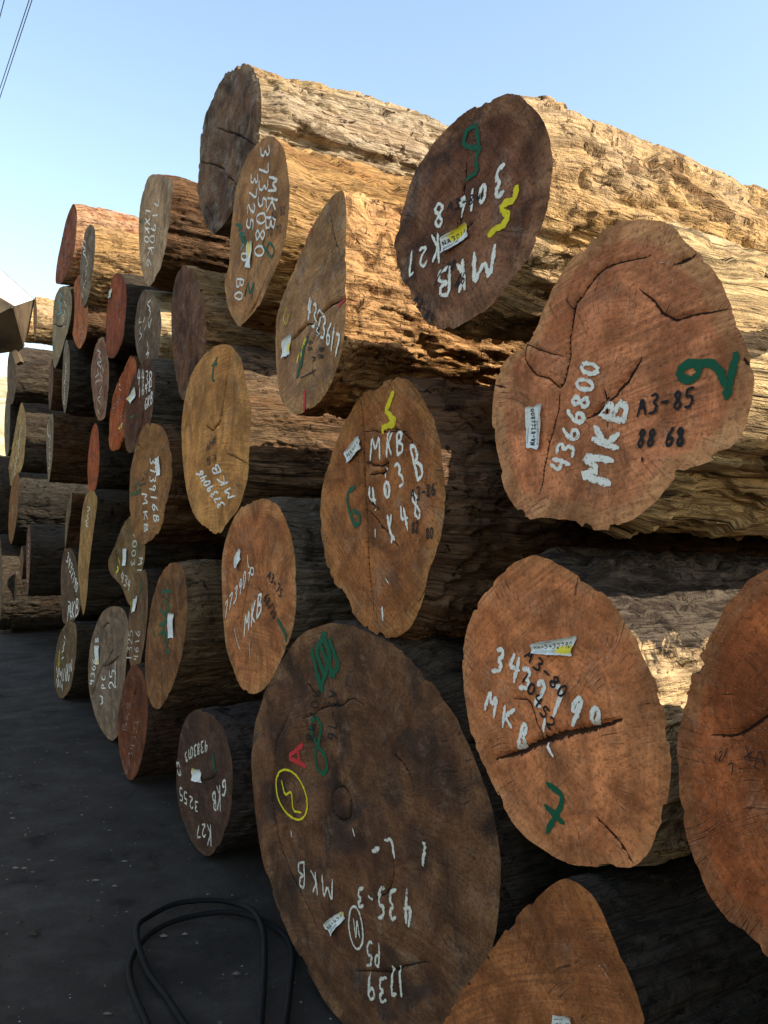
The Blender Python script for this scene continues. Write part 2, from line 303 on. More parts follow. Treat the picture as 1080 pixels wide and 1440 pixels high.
# ------------------------------------------------------------ handwriting
GL = {
 '0': [[(.5,1),(.15,.8),(.1,.4),(.35,.02),(.7,.1),(.9,.5),(.8,.88),(.5,1)]],
 '1': [[(.5,1),(.5,0)]],
 '2': [[(.1,.8),(.4,1),(.85,.85),(.75,.5),(.1,.02),(.95,.05)]],
 '3': [[(.1,.92),(.6,1),(.85,.78),(.4,.55),(.85,.4),(.75,.08),(.1,.02)]],
 '4': [[(.35,1),(.1,.45),(.95,.5)],[(.75,.95),(.65,0)]],
 '5': [[(.9,.98),(.25,.95),(.15,.55),(.7,.6),(.9,.3),(.6,.02),(.1,.05)]],
 '6': [[(.75,1),(.3,.65),(.1,.25),(.4,0),(.85,.2),(.75,.5),(.2,.4)]],
 '7': [[(.05,.92),(.9,.98),(.45,0)]],
 '8': [[(.5,.52),(.15,.78),(.5,1),(.85,.78),(.5,.52),(.1,.22),(.5,0),(.9,.25),(.5,.52)]],
 '9': [[(.85,.7),(.4,.5),(.12,.78),(.5,1),(.88,.8),(.7,0)]],
 'M': [[(.05,0),(.15,.98),(.5,.35),(.85,1),(.97,0)]],
 'W': [[(.03,1),(.25,.05),(.5,.65),(.75,.03),(.97,1)]],
 'K': [[(.15,1),(.2,0)],[(.9,.95),(.2,.45),(.95,.02)]],
 'B': [[(.15,0),(.15,1),(.75,.9),(.7,.6),(.2,.52),(.9,.4),(.85,.08),(.15,0)]],
 'G': [[(.9,.85),(.5,1),(.12,.6),(.3,.05),(.85,.1),(.85,.42),(.5,.42)]],
 'P': [[(.15,0),(.15,1),(.8,.9),(.75,.5),(.18,.45)]],
 'C': [[(.9,.85),(.45,1),(.1,.5),(.4,.02),(.9,.12)]],
 'A': [[(.02,0),(.5,1),(.95,0)],[(.2,.38),(.8,.4)]],
 'E': [[(.9,1),(.15,.97),(.12,.02),(.92,.04)],[(.15,.5),(.75,.52)]],
 'N': [[(.1,0),(.12,1),(.88,.02),(.9,1)]],
 'L': [[(.2,1),(.15,.03),(.9,.05)]],
 'X': [[(.1,1),(.9,0)],[(.9,1),(.1,0)]],
 'D': [[(.15,0),(.15,1),(.7,.9),(.92,.5),(.7,.08),(.15,0)]],
 '-': [[(.1,.5),(.9,.52)]], '/': [[(.1,-.05),(.9,1.05)]], '.': [[(.4,.05),(.55,.0)]], ' ': []}
def smooth_line(P, step):
    P = np.array(P, float)
    if len(P) > 2:   # chaikin once
        Q = [P[0]]
        for a, b in zip(P[:-1], P[1:]): Q += [a * .82 + b * .18, a * .18 + b * .82]
        P = np.array(Q + [P[-1]])
    out = [P[0]]
    for a, b in zip(P[:-1], P[1:]):
        k = max(1, int(np.hypot(*(b - a)) / step))
        for i in range(1, k + 1): out.append(a + (b - a) * i / k)
    return np.array(out)
def text_lines(s, p0, p1, up, gap=.24):
    p0, p1, up = map(lambda v: np.array(v, float), (p0, p1, up)); n = len(s); adv = (p1 - p0) / n; L = []
    for i, ch in enumerate(s):
        o = p0 + adv * i
        for st in GL[ch]: L.append([tuple(o + adv * (gap / 2 + x * (1 - gap)) + up * y) for x, y in st])
    return L

class Log:
    def __init__(s, key, poly, k, psi, seed):
        s.key, s.seed = key, seed; R = rays(poly); c = R.mean(0)
        s.n = np.array([math.cos(psi) * N_[0] - math.sin(psi) * N_[1], math.sin(psi) * N_[0] + math.cos(psi) * N_[1]])
        t0 = k * STACK / (c[0] * N_[0] + c[1] * N_[1]); s.P0 = c * t0
        s.e = np.array([-s.n[1], s.n[0]])                     # along the cut, horizontal
        s.h = s.P0[:2] @ s.n; s.depth = t0
        A = s.plane(poly)
        # closed smooth outline
        Q = []
        m = len(A)
        for i in range(m):
            p0, p1, p2, p3 = A[i - 1], A[i], A[(i + 1) % m], A[(i + 2) % m]
            for t in np.linspace(0, 1, 8, endpoint=False):
                Q.append(.5 * ((2 * p1) + (-p0 + p2) * t + (2 * p0 - 5 * p1 + 4 * p2 - p3) * t * t + (-p0 + 3 * p1 - 3 * p2 + p3) * t ** 3))
        Q = np.array(Q); s.c = (Q.max(0) + Q.min(0)) / 2
        th = np.arctan2(Q[:, 1] - s.c[1], Q[:, 0] - s.c[0]); rr = np.hypot(*(Q - s.c).T); o = np.argsort(th)
        s.th, s.rr = th[o], rr[o]; s.R = rr.mean(); s.zmin = Q[:, 1].min(); s.cracks = []
    def plane(s, px):                                         # photo ray -> coordinates on the cut
        R = rays(px); t = s.h / (R[:, :2] @ s.n); P = R * t[:, None]
        return np.c_[P[:, :2] @ s.e, P[:, 2] + CAM_H]
    def world(s, A, out=0.):
        A = np.asarray(A); xy = np.outer(A[:, 0], s.e) + s.n * (s.h - np.asarray(out)).reshape(-1, 1) if np.ndim(out) else np.outer(A[:, 0], s.e) + s.n * (s.h - out)
        return np.c_[xy, A[:, 1]]
    def crack_field(s, A):
        best = np.full(len(A), 9.); sg = np.zeros(len(A)); w = np.zeros(len(A))
        for pts, wid in s.cracks:
            P = smooth_line(s.plane(pts), .02); P = P + .0035 * np.c_[vnoise(P[:, 0] * 60, P[:, 1] * 60, P[:, 0] * 0, 5), vnoise(P[:, 0] * 60, P[:, 1] * 60, P[:, 0] * 0, 9)]
            seg = np.hypot(*(P[1:] - P[:-1]).T); cum = np.r_[0, np.cumsum(seg)]; tot = cum[-1]
            for i in range(len(P) - 1):
                a, b = P[i], P[i + 1]; dv = b - a; L2 = dv @ dv + 1e-12
                rel = A - a; t = np.clip(rel @ dv / L2, 0, 1); q = rel - t[:, None] * dv; dd = np.hypot(q[:, 0], q[:, 1])
                sign = np.sign(rel[:, 0] * dv[1] - rel[:, 1] * dv[0]); u = (cum[i] + t * seg[i]) / tot
                prof = wid * (.25 + .75 * np.clip(np.sin(np.pi * np.clip(u, 0, 1)), 0, 1) ** .7)
                prof = np.where((rel @ dv / L2 < -.3) & (i == 0) | (rel @ dv / L2 > 1.3) & (i == len(P) - 2), 0, prof)
                m = dd < best; best[m] = dd[m]; sg[m] = sign[m]; w[m] = prof[m]
        w = np.where(best < .02, w, 0)
        return best, best * sg, w
    def relief(s, A, rough):
        x, y = A[:, 0], A[:, 1]; o = .004 * fbm(x * 4, y * 4, x * 0 + s.seed, 3, 3)
        o += .0012 * fbm(x * 22, y * 9, x * 0, s.seed, 2)
        if rough: o += rough * (fbm(x * 9, y * 5, x * 0 + 3, s.seed + 5, 4) + .6 * sstep(-.1, .1, fbm(x * 6, y * 3, x * 0, s.seed + 2, 2)))
        if s.cracks:
            d, _, w = s.crack_field(A); o -= np.where(w > 0, np.minimum(.016, w * 3.2) * np.exp(-(d / (w + .002)) ** 2), 0)
        return o
    def radial(s, th, a):
        R = s.R; x, y = np.cos(th) * R, np.sin(th) * R; S = s.seed * 3; g = s.lump
        d = .038 * g * fbm(x * 1.7, y * 1.7, a * .8, S, 2) + .010 * g * fbm(x * 7, y * 7, a * 1.6, S + 1, 3)
        ch = fbm(x * 8, y * 8, a * 4.6, S + 2, 5); d -= .012 * g * sstep(.02, .09, ch)
        ch2 = fbm(x * 19, y * 19, a * 6.0, S + 12, 4); d -= .007 * g * sstep(.0, .07, ch2)
        ch3 = fbm(x * 34, y * 34, a * 7., S + 22, 3); d -= .004 * g * sstep(.05, .12, ch3)
        d += .005 * g * fbm(x * 55, y * 55, a * 12, S + 3, 2)
        return d

def ribbon_mesh(log, lines, width_px, name, mat, lift=.0016, jit=.2, rough=0):
    V, F, ST = [], [], []; r = np.random.RandomState(log.seed * 13 + len(lines)); wm = width_px * 1.3 * log.depth / F_PX
    for L in lines:
        P = smooth_line(log.plane(L), max(.004, wm * .5))
        if len(P) < 2: continue
        ns = 1 / (wm * 7); P = P + r.normal(size=P.shape) * wm * .04 + wm * .34 * np.c_[vnoise(P[:, 0] * ns, P[:, 1] * ns, P[:, 0] * 0 + len(V), 3), vnoise(P[:, 0] * ns, P[:, 1] * ns, P[:, 0] * 0 + len(V), 8)]
        T = np.gradient(P, axis=0); T /= np.hypot(*T.T)[:, None] + 1e-9; Nn = np.c_[-T[:, 1], T[:, 0]]
        w = wm * .5 * (1 + r.uniform(-jit, jit, len(P))); w[0] *= .55; w[-1] *= .5
        P[0] -= T[0] * wm * .25; P[-1] += T[-1] * wm * .25
        rows = [P + Nn * (w * q)[:, None] for q in (-1, -.5, 0, .5, 1)]
        b = len(V); A = np.stack(rows, 1).reshape(-1, 2)
        lift += .00012
        cum = np.r_[0, np.cumsum(np.hypot(*(P[1:] - P[:-1]).T))]; ST += [(cc_, q, len(ST) * .013) for cc_ in cum for q in (-1, -.5, 0, .5, 1)]
        W = log.world(A, log.relief(A, rough) + lift + r.uniform(0, .0001)); V += list(W)
        for i in range(len(P) - 1):
            for q in range(4): F.append((b + i * 5 + q, b + i * 5 + q + 1, b + i * 5 + q + 6, b + i * 5 + q + 5))
    V = np.array(V) - log.base
    return mesh(name, V, F, mat, attrs={'st': ST})

def tag_parts(log, root, quad, yellow=None, txt=None, curl=.006, rough=0, bars=True):
    q = log.plane(quad); nu, nv = 14, 6; V = []; uv = []
    tl, tr, br, bl = q
    def surf(u, v, lift):
        A = (tl * (1 - u)[:, None] + tr * u[:, None]) * (1 - v)[:, None] + (bl * (1 - u)[:, None] + br * u[:, None]) * v[:, None]
        size = np.hypot(*(tr - tl))
        out = .004 + curl * (np.sin(u * 5.2 + log.seed) * .5 + .5) + curl * .7 * np.abs(v - .5) + .003 * np.sin(v * 7 + u * 3)
        return log.world(A, log.relief(log.c[None], 0)[0] * 0 + out + lift) - log.base
    g = np.array([(i / nu, j / nv) for j in range(nv + 1) for i in range(nu + 1)]); r = np.random.RandomState(log.seed)
    gg = g.copy(); edge = (g[:, 1] == 0) | (g[:, 1] == 1) | (g[:, 0] == 0) | (g[:, 0] == 1); gg[edge] += r.uniform(-.035, .035, (edge.sum(), 2))
    V1 = surf(gg[:, 0], gg[:, 1], 0.); V2 = surf(gg[:, 0], gg[:, 1], -.0007); n1 = len(V1); F = []
    for j in range(nv):
        for i in range(nu):
            a = j * (nu + 1) + i; F.append((a, a + 1, a + nu + 2, a + nu + 1)); F.append((n1 + a, n1 + a + nu + 1, n1 + a + nu + 2, n1 + a + 1))
    ring = [i for i in range(nu + 1)] + [(nu + 1) * j + nu for j in range(1, nv + 1)] + [(nu + 1) * nv + i for i in range(nu - 1, -1, -1)] + [(nu + 1) * j for j in range(nv - 1, 0, -1)]
    for i, a in enumerate(ring):
        b = ring[(i + 1) % len(ring)]; F.append((a, b, n1 + b, n1 + a))
    m = NT('tag_paper'); uvn = m.attr('tuv'); u_, v_, _ = m.sep(uvn)
    nz = m.noise(uvn, 6., 4, .6)
    c = m.mix(m.ss(nz, .35, .75), (.74, .75, .72), (.55, .55, .50))
    if yellow is not None:
        yu, yv, yr = yellow
        dd = m.math('SQRT', m.math('ADD', m.math('POWER', m.math('SUBTRACT', u_, yu), 2.), m.math('POWER', m.math('SUBTRACT', v_, yv), 2.)))
        c = m.mix(m.ss(m.math('ADD', dd, m.math('MULTIPLY', nz, .25)), yr, yr + .18, 1., 0.), c, (.72, .58, .02))
    m.bump(nz, .5, .002); m.fin(c, .55, .4)
    t = put('label_tag', mesh('label_tag', np.r_[V1, V2], F, m.m, attrs={'tuv': np.r_[np.c_[g, g[:, :1] * 0], np.c_[g, g[:, :1] * 0]]}), root)
    if txt is not None or bars:
        V, F = [], []
        lines = []
        if txt: lines += [([p for p in st], .030) for st in text_lines(txt, (.06, .60), (.94, .60), (0, -.30))]
        if bars:
            x = .10
            while x < .62: lines.append(([(x, .68), (x, .90)], r.choice([.008, .014, .02]))); x += r.uniform(.022, .05)
            lines.append(([(.1, .14), (.5, .14)], .012))
        asp = np.hypot(*(tr - tl)) / (np.hypot(*(bl - tl)) + 1e-9)
        for L, w in lines:
            P = smooth_line(L, .05); T = np.gradient(P, axis=0); T[:, 0] *= asp; T /= np.hypot(*T.T)[:, None] + 1e-9
            Nn = np.c_[-T[:, 1] / asp, T[:, 0]] * w; b = len(V); A = np.stack([P - Nn, P + Nn], 1).reshape(-1, 2)
            V += list(surf(A[:, 0], A[:, 1], .0006))
            for i in range(len(P) - 1): F.append((b + 2 * i, b + 2 * i + 1, b + 2 * i + 3, b + 2 * i + 2))
        mm = NT('tag_ink').fin((.03, .03, .035), .6, .3)
        put('tag_print', mesh('tag_print', np.array(V), F, mm), t)
    return t

GROUP = 'logs stacked in the tall pile'
def build_log(key, poly, k, psi, seed, face, side, label, L=5.2, res=1., lump=1., rough=0., taper=0., bend=0., cracks=(), marks=(), tags=(), pith=None, rag=.006):
    g = Log(key, poly, k, psi, seed); g.lump = lump; g.cracks = list(cracks)
    nt = int(np.clip(2 * math.pi * g.R / (.0065 / res), 64, 560)); nr = int(np.clip(g.R / (.0048 / res), 12, 110))
    th = np.linspace(-math.pi, math.pi, nt, endpoint=False)
    r0 = np.interp(th, g.th, g.rr, period=2 * math.pi)
    c_, s_ = np.cos(th), np.sin(th)
    r = r0 + .12 * (g.radial(th, th * 0)) + .75 * rag * (.9 * fbm(c_ * 5, s_ * 5, th * 0, seed + 40, 4) + 1.3 * fbm(c_ * 17, s_ * 17, th * 0, seed + 41, 4) * sstep(-.1, .6, fbm(c_ * 2.3, s_ * 2.3, th * 0, seed, 2)) - 1.4 * sstep(.42, .6, vnoise(c_ * 9, s_ * 9, th * 0, seed + 77)))
    C = g.world(g.c[None])[0]
    base = np.array([C[0], C[1], max(0, g.zmin)]); g.base = base
    root = empty('log', base); tag(root, label, 'log', GROUP)
    # sawn end
    rho = np.linspace(0, 1, nr + 1) ** .8
    A = (g.c[None, None] + rho[:, None, None] * (r[:, None] * np.c_[c_, s_])[None]).reshape(-1, 2)
    rr = np.repeat(rho, nt)
    f = g.relief(A, rough) * sstep(1., .94, rr)
    V = g.world(A, f) - base
    p = g.plane([pith])[0] if pith else g.c + np.array([.1, .08]) * g.R
    gp = np.c_[A - p, rr]
    _, sdv, w = g.crack_field(A) if g.cracks else (0, rr * 0, rr * 0)
    ij = np.arange(nr * nt).reshape(nr, nt); j2 = np.roll(ij, -1, 1)
    F = np.stack([ij, ij + nt, j2 + nt, j2], -1).reshape(-1, 4)
    put('sawn_end', mesh('sawn_end', V, F, face, attrs={'gp': gp, 'crk': np.c_[sdv, w, w * 0]}), root)
    # round side
    nl = int(np.clip(L / (.018 / res), 30, 290)); a = L * (np.linspace(0, 1, nl) ** 1.55)
    rim = g.world(g.c + r[:, None] * np.c_[c_, s_]); rel = rim - C
    N3 = np.array([N_[0], N_[1], 0.]); off = rel @ N3; cross = rel - off[:, None] * N3; cl = np.linalg.norm(cross, axis=1)
    AA, TH = np.meshgrid(a, th, indexing='ij')
    ramp = .12 + .88 * sstep(0, .12, AA)
    dsp = (g.radial(TH.ravel(), AA.ravel()).reshape(AA.shape)) * ramp - .12 * g.radial(th, th * 0)[None] + .010 * sstep(0, .08, AA)
    scl = 1 + taper * AA
    P = C + N3 * (off[None] * (1 - AA / L) + AA)[..., None] + cross[None] * (scl * (1 + dsp / cl[None]))[..., None]
    P[..., 2] += bend * AA ** 2
    bp = np.stack([np.broadcast_to(c_ * g.R, AA.shape), np.broadcast_to(s_ * g.R, AA.shape), AA], -1)
    end = P[-1]; ce = end.mean(0)
    P = np.concatenate([P, (end * .5 + ce * .5)[None], np.broadcast_to(ce, end.shape)[None]]); bp = np.concatenate([bp, bp[-1:] * [.5, .5, 1], bp[-1:] * [0, 0, 1]])
    nl += 2
    ij = np.arange((nl - 1) * nt).reshape(nl - 1, nt); j2 = np.roll(ij, -1, 1)
    F = np.stack([ij, ij + nt, j2 + nt, j2], -1).reshape(-1, 4)
    V = P.reshape(-1, 3); V[:, 2] = np.maximum(V[:, 2], .002)
    put('log_side', mesh('log_side', V - base, F, side, attrs={'bp': bp.reshape(-1, 3)}), root)
    jobs = []
    for mk in marks:
        if mk[0] == 't':
            if ' ' in mk[3]:
                n_ = len(mk[3]); p0, p1 = np.array(mk[4], float), np.array(mk[5], float); i = 0
                for w_ in mk[3].split(' '):
                    jobs.append((mk[1], mk[2], text_lines(w_, p0 + (p1 - p0) * i / n_, p0 + (p1 - p0) * (i + len(w_)) / n_, mk[6]), 'painted_number')); i += len(w_) + 1
            else: jobs.append((mk[1], mk[2], text_lines(*mk[3:7]), 'painted_number'))
        else:
            rest = [list(l) for l in mk[3]]
            while rest:
                cl_ = [rest.pop(0)]; grew = True
                while grew:
                    grew = False
                    for l in list(rest):
                        if any(math.hypot(a[0] - b_[0], a[1] - b_[1]) < max(7, mk[2] * 1.3) for q in cl_ for a in q for b_ in l): cl_.append(l); rest.remove(l); grew = True
                jobs.append((mk[1], mk[2], cl_, 'painted_mark'))
    for kind, wpx, lines, nm in jobs:
        lv = {'black': .0030, 'chalk': .0016}.get(kind, .0020 + .00012 * (len(lines) % 4))
        put(nm, ribbon_mesh(g, lines, wpx, nm, paint_material(kind), lift=lv, rough=rough), root)
    for tg in tags: tag_parts(g, root, rough=rough, **tg)
    return g

# ------------------------------------------------------------ what each log looks like
def fm(seed, heart, sap, **k): return face_material(seed, sc(wb(sat(lin(heart), .06)), FG), sc(wb(lin(sap)), FG), **k)
FG = 1.0
def wb(c): return (c[0] * 1.03, c[1] * .98, c[2] * .84)
TAN = ((.37, .215, .085), (.07, .035, .016)); GREY = ((.115, .088, .06), (.024, .017, .012)); BRN = ((.13, .064, .028), (.02, .011, .007))
RUST = ((.26, .11, .045), (.05, .024, .013)); DGR = ((.058, .044, .031), (.014, .010, .008)); PALE = ((.42, .36, .27), (.07, .05, .035))
def bm(seed, t, **k): return bark_material(seed, t[0], t[1], **k)
def zig(x0, y0, x1, y1, n, dx, dy=0):
    r = np.random.RandomState(int(x0 * 7 + y0 * 3) % 9999); L, cur = [], []
    for i in range(n + 1):
        s_ = (1 if i % 2 else -1) * r.uniform(.35, 1.25)
        cur.append((x0 + (x1 - x0) * (i + r.uniform(-.35, .35)) / n + dx * s_, y0 + (y1 - y0) * (i + r.uniform(-.35, .35)) / n + dy * s_))
        if r.rand() < .3 and len(cur) > 1: L.append(cur); cur = []
    if len(cur) > 1: L.append(cur)
    return L
def ell(cx, cy, a, b, rot=0., n=22):
    c, s = math.cos(rot), math.sin(rot)
    return [(cx + a * math.cos(t) * c - b * math.sin(t) * s, cy + a * math.cos(t) * s + b * math.sin(t) * c) for t in np.linspace(0, 2 * math.pi, n)]
T = lambda kind, w, s, p0, p1, up: ('t', kind, w, s, p0, p1, up)
Lr = lambda kind, w, lines: ('l', kind, w, lines)
Q4 = lambda *p: dict(quad=list(p))

